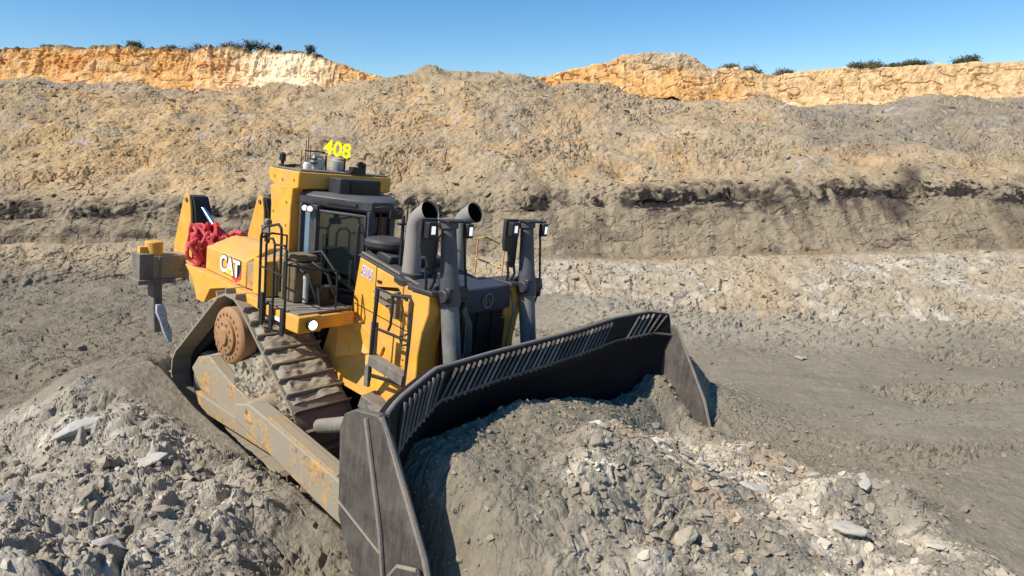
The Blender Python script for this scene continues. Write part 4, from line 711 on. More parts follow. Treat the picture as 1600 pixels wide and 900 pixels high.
hgt = .055+.055*fbm(uu*4, vv*2, uu*0, 2.2, 4, 71)+.03*fbm(uu*8, vv*4, uu*0, 3.0, 3, 72); edge_ = np.minimum(1, np.minimum(vv, 1-vv)*9); ph = ((uu-0)*math.hypot(xb-xa, zb-za)/PITCH+.5) % 1.0; hgt = (hgt+.045)*edge_*(1-.95*np.exp(-((ph-.12)/.055)**2))+.008
mk.add([(xa+(xb-xa)*u_-.0+nx*h_, -1.99+.98*v_, za+(zb-za)*u_+nz*h_) for u_, v_, h_ in zip(uu.ravel(), vv.ravel(), hgt.ravel())], [(i*NV+j, (i+1)*NV+j, (i+1)*NV+j+1, i*NV+j+1) for i in range(NU-1) for j in range(NV-1)])
sub(mk, 'track_mud', MUD, DZ, bevel=0, ang=60)
# ---- hull, rear case, hood
h = MB(); h.pxz([(-3.0, 1.2), (-3.1, 2.1), (-2.6, 2.85), (-.2, 2.72), (.52, 2.62), (.52, .75), (-2.4, .8)], -.94, .94); h.pxz([(.53, 2.5), (1.1, 2.60), (2.6, 2.0), (3.1, 1.5), (2.9, .95), (1.6, .75), (.53, .75)], -.66, .66); sub(h, 'main_frame', BLK, DZ, bevel=.02)
h = MB(); h.pxz([(1.18, 3.52), (3.02, 3.17), (3.14, 2.9), (3.16, 1.9), (2.35, 1.46), (.58, 1.50), (.60, 2.56), (1.05, 2.66), (1.08, 2.9)], -.70, .70)
hood = sub(h, 'hood', YEL, DZ, bevel=.02)
lp = MB()
lp.pxz([(.62, 2.52), (.62, 1.62), (1.7, 1.58), (1.95, 2.2), (1.0, 2.62)], -.745, -.69)
lp.loft([[(.58, -.98, 1.46), (2.30, -.98, 1.36), (2.35, -.98, 1.44), (.60, -.98, 1.62)], [(.58, -.70, 1.46), (2.7, -.70, 1.36), (2.55, -.70, 1.86), (.58, -.70, 2.45)]])
sub(lp, 'lower_panel', YEL, hood, bevel=.012)
gs = MB(); gs.add([(.80, -.74, 2.55), (1.66, -.74, 2.02), (1.10, -1.02, 1.86), (.92, -.74, 1.80)], [(0, 1, 2), (0, 2, 3), (1, 3, 2), (0, 3, 1)]); sub(gs, 'gusset', YEL, hood, bevel=.006)
ds = MB()
for x in (1.62, 2.28): ds.box((x, -.703, 3.0-(x-1.62)*.2), (.012, .008, .9))
ds.box((2.1, -.704, 2.62), (2.0, .008, .012), (0, .12, 0)); sub(ds, 'panel_seams', DRK, hood, bevel=0)
bb_ = MB()
for k in range(9):
    for zz in (3.28-.185*(k*.24), 2.0): bb_.lathe((1.25+k*.22, -.70, zz), (0, -1, 0), [(0, .016), (.012, .016)], 6)
for k in range(6): bb_.lathe((2.78, -1.06, 2.1+k*.18), (0, -1, 0), [(0, .018), (.014, .018)], 6)
sub(bb_, 'panel_bolts', GREYB, hood, bevel=0)
for x, z in ((1.72, 3.22), (2.35, 3.08), (1.74, 3.12)):
    d_ = MB(); d_.box((x, -.715, z), (.09, .03, .03)); sub(d_, 'latch', BLK, hood, bevel=.004)
top = MB(); top.loft([[(1.14, y, z) for y, z in ((-.71, 3.535), (.71, 3.535), (.71, 3.56), (.5, 3.62), (-.5, 3.62), (-.71, 3.56))], [(3.05, y, z) for y, z in ((-.71, 3.17), (.71, 3.17), (.71, 3.20), (.5, 3.26), (-.5, 3.26), (-.71, 3.20))]])
hto = sub(top, 'hood_top', DRK, DZ, bevel=.012)
hr = MB(); hr.box((2.10, -.665, 3.425), (1.85, .04, .03), (0, .189, 0)); sub(hr, 'hood_rail', GREYB, hto, bevel=.004)
for x, y, sx_, sy_, sz_ in ((1.75, .15, .5, .5, .16), (2.55, .1, .55, .6, .12), (1.6, -.42, .35, .3, .12)):
    b = MB(); b.box((x, y, 3.62-(x-1.14)*.19+sz_/2-.01), (sx_, sy_, sz_), (0, .19, 0)); sub(b, 'cover_box', DRK, hto, bevel=.02)
# vents on the hood side, lit lamp of steps are below
# ---- air precleaner
pc = MB(); pc._lathe(Vector((1.34, -.30, 3.42)), Vector((0, 0, 1)), [(0, .26), (.12, .25), (.13, .14), (.25, .14), (.26, .33), (.30, .365), (.37, .365), (.41, .33), (.44, .20), (.445, .02)], 32); sub(pc, 'air_precleaner', DRK, DZ, bevel=0)
MOUTHDARK = plain('sooty_mouth_shade', (.003, .003, .003), 1.0); MOUTHDARK.node_tree.nodes['Principled BSDF'].inputs['Specular IOR Level'].default_value = 0
# ---- exhausts
for y in (-.50, .50):
    m = MB(); pts = [(2.20, y, 3.25), (2.20, y, 3.7), (2.20, y, 4.10), (2.215, y, 4.20), (2.26, y, 4.29), (2.34, y, 4.355), (2.50, y, 4.43)]; rds = [.150, .140, .132, .134, .138, .142, .165]
    m.tube(pts, rds, 24, cap=False)
    ex = sub(m, 'exhaust_stack', PIPE, DZ, bevel=0); e = Vector(pts[-1]); d = (e-Vector(pts[-2])).normalized()
    c = MB(); c.lathe(e-d*.03, d, [(0, .158), (.012, .158)], 24); sub(c, 'exhaust_mouth', MOUTHDARK, ex, bevel=0)  # black disc paints the shade inside the open pipe
    rg = MB(); rg.tube([e-d*.012, e+d*.012], [.172, .172], 24, cap=False); sub(rg, 'rim', PIPE, ex, bevel=0)
    f = MB(); f._lathe(Vector((2.20, y, 3.30)), Vector((0, 0, 1)), [(0, .26), (.05, .26), (.06, .2), (.14, .19), (.15, .17)], 24); sub(f, 'base_collar', DRK, ex, bevel=0)
hl = MB(); hl.tube([(1.92, -.42, 3.4), (1.92, -.42, 4.45), (1.96, -.42, 4.58), (2.06, -.42, 4.62), (2.13, -.43, 4.55), (2.2, -.45, 4.42)], .012, 6); hl.tube([(1.86, -.44, 3.45), (1.86, -.44, 4.28)], .028, 8); hl.box((1.86, -.44, 4.15), (.06, .2, .03))
sub(hl, 'ether_line', BLK, DZ, bevel=0)
# ---- radiator guard
rg = MB()
for s in (-1, 1):
    y0_, y1_ = (-1.13, -.76) if s < 0 else (.60, 1.03)
    rg = MB(); rg.pxz([(2.92, 3.36), (3.28, 3.36), (3.30, 3.10), (3.20, 2.80), (3.15, 2.45), (3.16, 1.95), (2.92, 1.85)], y0_, y1_); guard = sub(rg, 'radiator_guard', YEL, DZ, bevel=.02)
    cp = MB(); cp.pxz([(2.86, 3.365), (2.86, 3.43), (3.34, 3.43), (3.38, 3.365)], y0_-.03, y1_+.03); sub(cp, 'guard_cap', DRK, guard, bevel=.015)
nc = MB(); nc.loft([[(2.75, y, z) for y, z in ((-.66, 3.2), (.66, 3.2), (.6, 3.42), (-.6, 3.42))], [(3.36, y, z) for y, z in ((-.60, 3.02), (.60, 3.02), (.55, 3.40), (-.55, 3.40))]])
nose = sub(nc, 'nose_cover', NAVY, DZ, bevel=.03)
nl = MB()
for k in range(24): 
    a = k*2*math.pi/24; nl.box((3.372, .02+.105*math.cos(a), 3.2+.105*math.sin(a)), (.02, .03, .03))
nl.box((3.372, -.02, 3.2), (.02, .022, .12)); nl.box((3.372, .05, 3.2), (.02, .022, .10), (.3, 0, 0)); sub(nl, 'round_emblem', GREYB, nose, bevel=0)
gr = MB(); gr.bb(3.05, 3.20, -.70, .70, 1.5, 3.05); go = sub(gr, 'radiator_grille', BLK, DZ, bevel=.01)
gb = MB()
for k in range(26): gb.box((3.215, 0, 1.58+k*.056), (.03, 1.3, .018))
for y in (-.35, 0, .35): gb.box((3.225, y, 2.25), (.03, .03, 1.45))
sub(gb, 'grille_bars', BLK, go, bevel=0)
for s in (-1, 1):
    hs = MB()
    for j in range(3 if s < 0 else 1): hs.tube([(3.32, s*(.62-.05*j), 3.3), (3.48, s*(.55-.06*j), 3.0-.05*j), (3.45, s*(.48-.06*j), 2.5), (3.4, s*(.55-.1*j), 2.0)], .018, 8)
    if s < 0: sub(hs, 'hydraulic_hoses', GREYB, DZ, bevel=0)
sub(hs, 'hydraulic_hoses', GREYB, DZ, bevel=0); hs = MB(); hs.tube([(3.36, -.52, 3.05), (3.42, -.40, 2.75), (3.42, -.34, 2.62), (3.42, -.33, 2.3)], .02, 8); sub(hs, 'hydraulic_hoses', GREYB, DZ, bevel=0)
# ---- lift cylinders with work lamps
for s in (-1, 1):
    CY = -.87 if s < 0 else .90; T = Vector((3.27, CY, 4.40)); Mi = Vector((3.38, CY+.04, 3.32)); Bt = Vector((3.62, CY+.06, 1.95)); ax = (T-Mi).normalized()
    b = MB(); b.tube([Mi-ax*.1, Mi+ax*.05, Mi+ax*.30, T-ax*.12, T-ax*.10, T-ax*.02, T], [.16, .165, .13, .105, .135, .135, .09], 24); cyl = sub(b, 'lift_cylinder', BARR, DZ, bevel=0)
    y_ = MB(); y_.box((3.40, CY+.07, 3.38), (.22, .36, .22)); y_.lathe((3.42, CY-.16, 3.36), (0, 1, 0), [(0, .10), (.46, .10)], 16); y_.box((3.46, CY+.25, 3.34), (.10, .06, .30)); y_.box((3.30, CY, 3.46), (.3, .22, .06)); sub(y_, 'yoke', DRK, cyl, bevel=.02)
    lo = MB(); lo.tube([Mi-ax*.08, Bt], [.135, .125], 22); sub(lo, 'cylinder_barrel', ROD, cyl, bevel=0)
    bt = MB(); bt.tube([Bt, Bt+Vector((.25, 0, -.5))], [.08, .08], 14); sub(bt, 'cylinder_rod', CHR, cyl, bevel=0)
    ho = MB(); ho.tube([(3.42, CY+.17, 4.25), (3.44, CY+.20, 4.0), (3.45, CY+.22, 3.8), (3.44, CY+.28, 3.55), (3.45, CY+.30, 3.3), (3.42, CY+.22, 3.0)], .018, 8); ho.tube([(3.2, CY-.30, 3.75), (3.24, CY-.30, 3.55), (3.2, CY-.26, 3.43)], .02, 8); ho.tube([(3.2, CY-.14, 3.7), (3.26, CY-.16, 3.55), (3.2, CY-.18, 3.43)], .02, 8); sub(ho, 'cylinder_hoses', BLK, cyl, bevel=0)
    # lamp plate stands on the right-hand side of each cylinder
    yp = CY-.32
    lpz = MB(); lpz.pyz([(yp-.14, 4.42), (yp+.15, 4.42), (yp+.19, 4.2), (yp+.19, 3.72), (yp+.12, 3.64), (yp+.05, 3.72), (yp+.02, 3.90), (yp-.10, 3.92), (yp-.14, 4.05)], 3.17, 3.23); lp_o = sub(lpz, 'lamp_bracket', DRK, DZ, bevel=.006)
    lb = MB(); lb.bb(3.225, 3.33, yp-.10, yp+.08, 4.16, 4.38); lbo = sub(lb, 'work_lamp', BLK, lp_o, bevel=.012); ln = MB(); ln.bb(3.33, 3.34, yp-.05, yp+.02, 4.22, 4.33); sub(ln, 'lens', LENSGLOW, lbo, bevel=.004)
    lb = MB(); lb.bb(3.40, 3.50, CY+.16, CY+.28, 4.18, 4.38); lbo = sub(lb, 'work_lamp', BLK, cyl, bevel=.012); ln = MB(); ln.bb(3.50, 3.51, CY+.19, CY+.25, 4.22, 4.34); sub(ln, 'lens', LENSGLOW, lbo, bevel=.004)
    bk = MB(); bk.box((3.32, CY+.08, 4.40), (.22, .46, .03)); sub(bk, 'lamp_crossbar', BLK, cyl, bevel=.004)
# ---- cab
plan = [(-.30, -.86), (.0, -.80), (.95, -.35), (.95, .10), (.15, .80), (-.30, .86)]
def inset(pl, d):
    cx = sum(p[0] for p in pl)/len(pl); cy = sum(p[1] for p in pl)/len(pl); return [(cx+(x-cx)*(1-d), cy+(y-cy)*(1-d)) for x, y in pl]
cabn = MB(); cabn.pxy(inset(plan, -.01), 2.58, 2.74); cab = sub(cabn, 'cab', CABP, DZ, bevel=.02)
rf_ = MB(); rf_.loft([[(x, y, 4.20) for x, y in inset(plan, .0)], [(x, y, 4.24) for x, y in inset(plan, -.05)], [(x, y, 4.38) for x, y in inset(plan, -.05)], [(x, y, 4.44) for x, y in inset(plan, .10)]]); sub(rf_, 'cab_roof', CABP, cab, bevel=.015)
for i, (x, y) in enumerate(plan):
    w_ = .055
    p = MB(); ip = inset(plan, .03)[i]; p.box((ip[0], ip[1], 3.52), ((w_*2, w_*2, 1.40) if i != 1 else (w_*2, .20, 1.40)), (0, 0, math.atan2(y, x))); sub(p, 'pillar', CABP, cab, bevel=.012)
def pane(a, b, z0, z1, name, mat, parent, fr=None, off=.0, m=.09):
    a = Vector((*a, 0)); b = Vector((*b, 0)); d = (b-a); L = d.length; d.normalize(); n = Vector((d.y, -d.x, 0)); R = Matrix((d, n, Vector((0, 0, 1)))).transposed(); c = (a+b)/2+n*off
    g = MB(); g.box((c.x, c.y, (z0+z1)/2), (L-2*m+.02, .012, z1-z0), R); o = sub(g, name, mat, parent, bevel=0)
    if fr:
        f = MB(); w_ = .05
        for sx in (-1, 1):
            q = c+d*sx*(L/2-m-w_/2+.03); f.box((q.x, q.y, (z0+z1)/2), (w_, .05, z1-z0+.05), R)
        for zz in (z0-.01, z1+.01): f.box((c.x, c.y, zz), (L-2*m+.03, .05, w_), R)
        sub(f, fr, CABP, o, bevel=.014)
    return o
ip = inset(plan, .03)
dr = pane(ip[1], ip[2], 2.84, 4.12, 'cab_door', GLASS, cab, 'door_frame', .03, .08)
pane(ip[2], ip[3], 3.0, 4.14, 'windshield', GLASS, cab); pane(ip[3], ip[4], 3.0, 4.14, 'window', GLASS, cab); pane(ip[4], ip[5], 3.0, 4.14, 'window', GLASS, cab); pane(ip[0], ip[1], 3.0, 4.14, 'window', BLUEG, cab, m=.06); pane(ip[5], ip[0], 3.0, 4.14, 'rear_window', BLUEG, cab)
dv = (Vector((*ip[2], 0))-Vector((*ip[1], 0))).normalized(); nv = Vector((dv.y, -dv.x, 0)); cc_ = (Vector((*ip[1], 0))+Vector((*ip[2], 0)))/2
hd = MB(); q = cc_+nv*.09-dv*.30; hd.tube([(q.x, q.y, 3.75), (q.x, q.y, 3.05)], .013, 8); q = cc_+nv*.10+dv*.36; hd.tube([(q.x, q.y, 4.0), (q.x+nv.x*.05, q.y+nv.y*.05, 3.9), (q.x+nv.x*.05, q.y+nv.y*.05, 3.3), (q.x, q.y, 3.2)], .016, 8)
q = cc_+nv*.065; hd.box((q.x, q.y, 4.31), (.55, .02, .05), Matrix((dv, nv, Vector((0, 0, 1)))).transposed()); sub(hd, 'grab_handle', DRK, dr, bevel=0)
st = MB(); st.box((.25, -.05, 3.05), (.5, .5, .16)); st.box((.02, -.05, 3.45), (.14, .5, .7), (0, -.12, 0)); st.box((.02, -.05, 3.9), (.1, .28, .18)); sub(st, 'seat', SEATM, cab, bevel=.04)
ty = MB(); ty.box((.48, -.33, 3.32), (.28, .05, .24), (.2, 0, .4)); ty.box((.30, -.42, 3.55), (.12, .06, .26), (0, .2, .4)); sub(ty, 'hanging_vest', TEAL, cab, bevel=.02)
ic = MB(); ic.box((.72, -.1, 3.1), (.2, .5, .5)); ic.box((.3, .3, 3.15), (.5, .12, .35)); sub(ic, 'console', INT, cab, bevel=.03)
wp = MB(); wp.tube([(.96, -.15, 4.15), (1.0, -.15, 3.6)], .012, 6); wp.tube([(1.0, -.15, 3.85), (1.0, -.02, 3.5)], .010, 6); sub(wp, 'wiper', BLK, cab, bevel=0)
for x, y in ((-.10, -.92), (.02, -.90)):
    l = MB(); l.lathe((x, y, 4.16), (.75, -.55, 0), [(0, .05), (.05, .062), (.09, .062)], 14); lo_ = sub(l, 'roof_lamp', BLK, cab, bevel=0); l = MB(); l.lathe((x+.071, y-.052, 4.16), (.75, -.55, 0), [(0, .052), (.012, .03)], 14); sub(l, 'lens', LENSGLOW, lo_, bevel=0)
mr = MB(); mr.tube([(1.0, -.32, 4.3), (1.15, -.25, 4.34), (1.25, -.1, 4.30)], .012, 6); mr.box((1.25, -.12, 4.22), (.03, .16, .14)); mr.tube([(1.0, .1, 4.3), (1.12, .2, 4.22)], .02, 6); mr.box((1.1, .12, 4.18), (.08, .12, .10)); sub(mr, 'mirror', BLK, cab, bevel=.005)
# air conditioner on the cab roof
ac = MB(); ac.bb(-.12, .22, -.47, .42, 4.40, 4.70); aco = sub(ac, 'air_conditioner', DRK, DZ, bevel=.02)
ag = MB()
for k in range(9): ag.box((.228, .10, 4.45+k*.025), (.01, .58, .010))
ag.box((.225, -.24, 4.55), (.03, .03, .30)); sub(ag, 'louvre', BLK, aco, bevel=0)
# ---- rollover structure
rp = MB(); rp.loft([[(x, y, z) for x, z in ((-1.15, 4.75), (-.20, 4.75-.0), (-.21, 4.47), (-.68, 4.37), (-.92, 4.44), (-1.12, 4.55))] for y in (-1.0, -.55, .55, 1.0)]); rops = sub(rp, 'rollover_roof', YEL, DZ, bevel=.02)
rt = MB(); rt.bb(-1.1, -.24, -.95, .95, 4.755, 4.785); sub(rt, 'roof_plate', GREYB, rops, bevel=.008)
for s in (-1, 1):
    q = MB(); q.loft([[(x0, s*1.0, z), (x1, s*1.0, z), (x1, s*.78, z), (x0, s*.78, z)] for x0, x1, z in ((-1.04, -.42, 2.75), (-1.04, -.42, 4.1), (-1.08, -.38, 4.45))]); po = sub(q, 'rollover_post', YEL, DZ, bevel=.02)
    b = MB()
    for x, z in ((-.95, 4.62), (-.95, 4.0), (-.55, 4.2), (-.55, 3.8), (-.95, 3.4), (-.55, 3.3), (-.35, 4.6), (-.7, 4.58)): b.lathe((x, s*.995, z), (0, s, 0), [(0, .026), (.02, .026)], 8)
    sub(b, 'bolts', YELD, po, bevel=0)
dg = MB(); dg.bb(-.9, -.45, -.74, .74, 2.9, 4.36); sub(dg, 'cab_rear_screen', BLK, DZ, bevel=.01)
# ---- roof equipment
sg = empty('number_sign', (-.62, -.02, 4.78), DZ)
for yy, r_ in ((-.16, .016), (.24, .024)):
    p = MB(); p.tube([(-.02, yy, 0), (-.02, yy, .27)], r_, 8); sub(p, 'sign_post', BLK, sg, bevel=0)
TM = Matrix.Translation((.02, .045, .39))@Matrix.Rotation(math.radians(-6), 4, 'X')@Matrix.Rotation(math.radians(-25), 4, 'Z')@Matrix(((0, 0, 1, 0), (1, 0, 0, 0), (0, 1, 0, 0), (0, 0, 0, 1)))
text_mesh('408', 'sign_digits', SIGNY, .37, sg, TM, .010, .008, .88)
bp = MB(); bp.box((-.005, .045, .50), (.012, .52, .02), (-.1, 0, -.42)); bp.box((-.005, .045, .28), (.012, .52, .02), (-.1, 0, -.42)); sub(bp, 'sign_frame', BLK, sg, bevel=0)
for nm, x, y, r, h_, mat in (('antenna_dome', -.55, -.62, .075, .13, WHT), ('receiver_box', -.72, -.30, .13, .26, CANI), ('receiver_box', -.75, .14, .14, .24, CANI)):
    m = MB(); m._lathe(Vector((x, y, 4.78)), Vector((0, 0, 1)), [(0, r*.9), (h_*.3, r), (h_*.75, r), (h_*.8, r*.8), (h_*.98, r*.7), (h_, .01)], 16); sub(m, nm, mat, DZ, bevel=0)
be = MB(); be.tube([(-.95, -.86, 4.78), (-.95, -.86, 4.90)], .03, 8); be.lathe((-.95, -.86, 4.88), (0, 0, 1), [(0, .055), (.12, .055), (.15, .03)], 14); be.box((-.9, -.8, 4.80), (.22, .18, .04)); be.tube([(-1.0, -.8, 4.8), (-.8, -.6, 4.84)], .02, 6); sub(be, 'beacon', BLK, DZ, bevel=0)
an = MB()
for x, y, h_ in ((-.7, -.52, .62), (-.8, -.40, .42), (-.8, -.50, .5), (-.68, -.66, .30)): an.tube([(x, y, 4.78), (x, y, 4.78+h_)], .008, 5)
an.box((-.7, -.38, 5.10), (.04, .40, .025)); an.box((-.72, -.34, 4.90), (.22, .24, .02)); an.box((-.72, -.32, 4.97), (.20, .24, .02)); sub(an, 'antenna_rack', BLK, DZ, bevel=0)
cm = MB(); cm.box((-.25, .22, 4.84), (.12, .28, .12)); cm.lathe((-.3, .30, 4.95), (.9, -.3, 0), [(0, .05), (.1, .06)], 12); cm.box((-.25, .38, 4.88), (.05, .05, .2)); cm.box((-.3, .1, 4.8), (.2, .1, .05)); sub(cm, 'camera_unit', BLK, DZ, bevel=.006)
# ---- right and left fenders, tank
for s in (-1, 1):
    fe = MB(); fe.loft([[(x, s*1.78, z-.02) for x, z in ()] or [(-2.48, s*1.84, 2.80), (-1.3, s*1.84, 2.77), (.2, s*1.84, 2.66), (1.22, s*1.84, 2.60), (1.22, s*1.84, 2.44), (.85, s*1.84, 2.44), (-.3, s*1.84, 2.56), (-.9, s*1.84, 2.66), (-1.5, s*1.84, 2.52), (-1.72, s*1.84, 2.22), (-2.0, s*1.84, 2.22), (-2.15, s*1.84, 2.55)],
                       [(-2.48, s*.92, 2.80), (-1.3, s*.92, 2.77), (.2, s*.92, 2.66), (1.22, s*.92, 2.60), (1.22, s*.92, 2.44), (.85, s*.92, 2.44), (-.3, s*.92, 2.56), (-.9, s*.92, 2.66), (-1.5, s*.92, 2.62), (-1.72, s*.92, 2.60), (-2.0, s*.92, 2.60), (-2.15, s*.92, 2.62)]])
    feo = sub(fe, 'fender', YEL, DZ, bevel=.012)
    tk = MB(); A = [(-1.92, s*1.72, 2.805), (-.50, s*1.72, 2.735), (-.50, s*1.72, 3.18), (-1.90, s*1.72, 3.22)]; B = [(-1.92, s*.98, 2.805), (-.50, s*.98, 2.735), (-.50, s*.98, 3.40), (-1.80, s*.98, 3.40)]
    mid = [(-1.92, s*1.30, 2.805), (-.50, s*1.30, 2.735), (-.50, s*1.30, 3.40), (-1.80, s*1.30, 3.42)]
    tk.loft([A, mid, B]); tank = sub(tk, 'fuel_tank' if s < 0 else 'battery_box', YEL, DZ, bevel=.02)
    rc = MB(); rc.loft([[(-.50, s*1.70, 2.74), (-.28, s*1.66, 2.73), (-.28, s*1.66, 3.16), (-.50, s*1.70, 3.17)], [(-.50, s*1.05, 2.74), (-.28, s*1.05, 2.73), (-.28, s*1.05, 3.36), (-.50, s*1.05, 3.38)]]); sub(rc, 'recess_panel', YELD, tank, bevel=.004)
    rc = MB(); rc.bb(-.28, .10, s*1.72, s*1.02, 2.70, 3.30); sub(rc, 'step_box', YEL, tank, bevel=.015)
    if s < 0:
        TM = Matrix.Translation((-1.03, -1.724, 3.0))@Matrix(((1, 0, 0, 0), (0, 0, -1, 0), (0, 1, 0, 0), (0, 0, 0, 1)))@Matrix.Rotation(math.radians(-2.5), 4, 'Z')
        d = MB(); d.pxz([(-1.36, 2.86), (-.72, 2.83), (-.72, 3.15), (-1.0, 3.165), (-1.36, 3.165)], -1.7235, -1.715); d.pxz([(-1.0, 2.83), (-.72, 2.83), (-.72, 2.76), (-.86, 2.74)], -1.7235, -1.715); dec = sub(d, 'logo_backing', YEL, tank, bevel=0)
        d = MB(); d.pxz([(-.80, 2.80), (-.66, 2.86), (-.66, 3.10), (-.80, 3.14)], -1.7255, -1.718); sub(d, 'logo_shadow', DECB, dec, bevel=0)
        d = MB(); d.pxz([(-1.0, 2.84), (-.82, 2.755), (-.66, 2.86), (-.66, 3.0), (-.72, 2.88), (-.82, 2.86)], -1.7275, -1.718); sub(d, 'logo_hexagon', DECR, dec, bevel=0)
        text_mesh('CAT', 'logo_outline', DECB, .40, dec, TM@Matrix.Translation((0, 0, .006)), .003, .028, .86)
        text_mesh('CAT', 'logo_letters', DECW, .40, dec, TM@Matrix.Translation((0, 0, .012)), .003, .012, .86)
        tri = MB(); tri.add([(-1.16, -1.7405, 2.87), (-.94, -1.7405, 2.87), (-1.05, -1.7405, 3.0)], [(0, 1, 2)]); sub(tri, 'logo_triangle', plain('yellow_decal', (.9, .6, .05), .5), dec, bevel=0)
    pl = MB(); pl.bb(.08, 1.20, s*1.80, s*.80, 2.655, 2.69); plo = sub(pl, 'platform', GREYB, DZ, bevel=.006)
    nb = MB(); nb.bb(.95, 1.30, s*1.86, s*1.45, 2.40, 2.66); nb.bb(1.15, 1.26, s*1.45, s*.80, 2.42, 2.64); sub(nb, 'fender_nose', YEL, feo, bevel=.02)
    hl_ = MB(); hl_.lathe((1.30, s*1.64, 2.53), (1, 0, 0), [(0, .085), (.05, .09), (.06, .08)], 18); ho_ = sub(hl_, 'headlight', BLK, feo, bevel=0); hl_ = MB(); hl_.lathe((1.36, s*1.64, 2.53), (1, 0, 0), [(0, .075), (.015, .05), (.02, .01)], 18); sub(hl_, 'lens', LENS if s < 0 else LENSGLOW, ho_, bevel=0)
    rl = MB()
    Yr = s*1.86
    rl.tube([(.18, Yr, 2.55), (.18, Yr, 3.72), (.24, Yr, 3.84), (.34, Yr, 3.90), (.66, Yr, 3.98), (.74, Yr, 3.93), (.76, Yr, 3.8), (.76, Yr, 2.95)], .022, 8)
    rl.tube([(.34, Yr, 2.40), (.34, Yr, 3.62), (.40, Yr, 3.72), (.52, Yr, 3.74), (.58, Yr, 3.66), (.58, Yr, 2.36)], .020, 8)
    rl.tube([(.92, Yr, 2.36), (.92, Yr, 3.60), (.86, Yr, 3.68), (.62, Yr, 3.66)], .020, 8)
    rl.tube([(.18, Yr, 3.25), (.92, Yr, 3.20)], .016, 8); rl.tube([(.92, Yr, 3.4), (1.1, s*1.5, 3.35), (1.15, s*1.1, 3.3), (1.15, s*1.1, 2.7)], .018, 8); rl.tube([(.18, Yr, 3.7), (.05, s*1.6, 3.75), (.0, s*1.3, 3.7), (.0, s*1.3, 3.3)], .018, 8)
    sub(rl, 'handrail', BLK, DZ, bevel=0)
    sl = MB()
    for x, z0, z1 in ((.30, 2.32, 2.85), (.58, 2.32, 2.72), (.90, 2.28, 2.72)): sl.box((x, s*1.885, (z0+z1)/2), (.09, .03, z1-z0))
    sub(sl, 'rail_foot', BLK, feo, bevel=.004)
    hz = MB(); hz.bb(.10, .62, s*1.52, s*1.0, 2.70, 3.34); hz.box((.36, s*1.26, 3.40), (.42, .4, .1)); hzo = sub(hz, 'hydraulic_box', TANKB, DZ, bevel=.03)
    hc = MB(); hc.tube([(.70, s*1.36, 2.72), (.70, s*1.36, 3.12)], [.045, .045], 14); hc.lathe((.70, s*1.36, 3.10), (0, 0, 1), [(0, .05), (.05, .05), (.08, .03)], 14); sub(hc, 'filter', CANI, hzo, bevel=0)
    hc = MB(); hc.box((.85, s*1.1, 2.85), (.18, .3, .3)); hc.tube([(.6, s*1.2, 3.35), (.9, s*1.1, 3.2), (1.0, s*1.0, 2.8)], .03, 8); hc.tube([(.5, s*1.45, 3.3), (.85, s*1.4, 3.15), (.95, s*1.3, 2.75)], .025, 8); hc.tube([(.2, s*1.0, 3.42), (.5, s*.95, 3.5), (.9, s*.85, 3.1)], .03, 8); sub(hc, 'hoses', BLK, hzo, bevel=.004)
d = MB(); d.box((.75, -1.847, 2.50), (.42, .004, .06), (0, .06, 0)); sub(d, 'warning_strip', DECW, DZ, bevel=0)
mt = MB(); mt.box((.30, -1.86, 3.86), (.22, .03, .12), (0, -.1, 0)); mt.lathe((.27, -1.84, 3.97), (1, 0, 0), [(0, .05), (.1, .05)], 10); sub(mt, 'rail_lamp', GREYB, DZ, bevel=.006)
TM = Matrix.Translation((1.40, -.7035, 3.29))@Matrix(((1, 0, 0, 0), (0, 0, -1, 0), (0, 1, 0, 0), (0, 0, 0, 1)))@Matrix.Rotation(math.radians(-11), 4, 'Z')
text_mesh('D11', 'model_outline', DECW, .20, hood, TM, .002, .018, .8); text_mesh('D11', 'model_letters', DECP, .20, hood, TM@Matrix.Translation((0, 0, .004)), .002, .004, .8)
# ---- ladder on the hood side
ld = MB(); Yl = -1.12
ld.tube([(2.16, -.72, 3.18), (2.16, Yl, 3.24), (2.18, Yl, 3.20), (2.14, Yl, 2.5), (2.12, Yl, 1.78)], .032, 8); ld.tube([(2.16, Yl, 3.24), (2.50, Yl, 3.21), (2.54, Yl, 3.1), (2.52, Yl, 2.75), (2.48, Yl, 2.66)], .02, 8)
ld.tube([(2.52, Yl, 3.20), (2.90, Yl, 3.26), (2.97, Yl, 3.18), (2.96, Yl, 2.6), (2.92, Yl, 1.9)], .032, 8); ld.tube([(2.80, -1.0, 3.12), (2.78, -1.0, 2.0)], .016, 8)
ld.tube([(2.02, -1.0, 2.75), (2.0, -1.02, 2.0)], .018, 8); ld.tube([(2.72, -.9, 2.65), (2.66, -1.06, 2.6), (2.76, -1.08, 2.5), (2.9, -1.0, 2.55)], .018, 8)
lad = sub(ld, 'ladder', BLK, DZ, bevel=0)
for x0, x1, z0, z1, w_, mt_ in ((2.15, 2.93, 2.62, 2.60, .03, BLK), (2.14, 2.92, 2.12, 2.02, .16, GREYB), (2.14, 2.90, 1.86, 1.94, .05, BLK)):
    r_ = MB(); L = math.hypot(x1-x0, z1-z0); r_.box(((x0+x1)/2, Yl+.02, (z0+z1)/2), (L, .16 if w_ > .1 else .05, w_), (0, -math.atan2(z1-z0, x1-x0), 0)); sub(r_, 'rung', mt_, lad, bevel=.006)
r_ = MB(); r_.box((2.08, Yl, 1.84), (.10, .06, .34)); r_.box((2.12, Yl+.04, 2.35), (.12, .06, .7)); sub(r_, 'ladder_foot', GREYB, lad, bevel=.01)
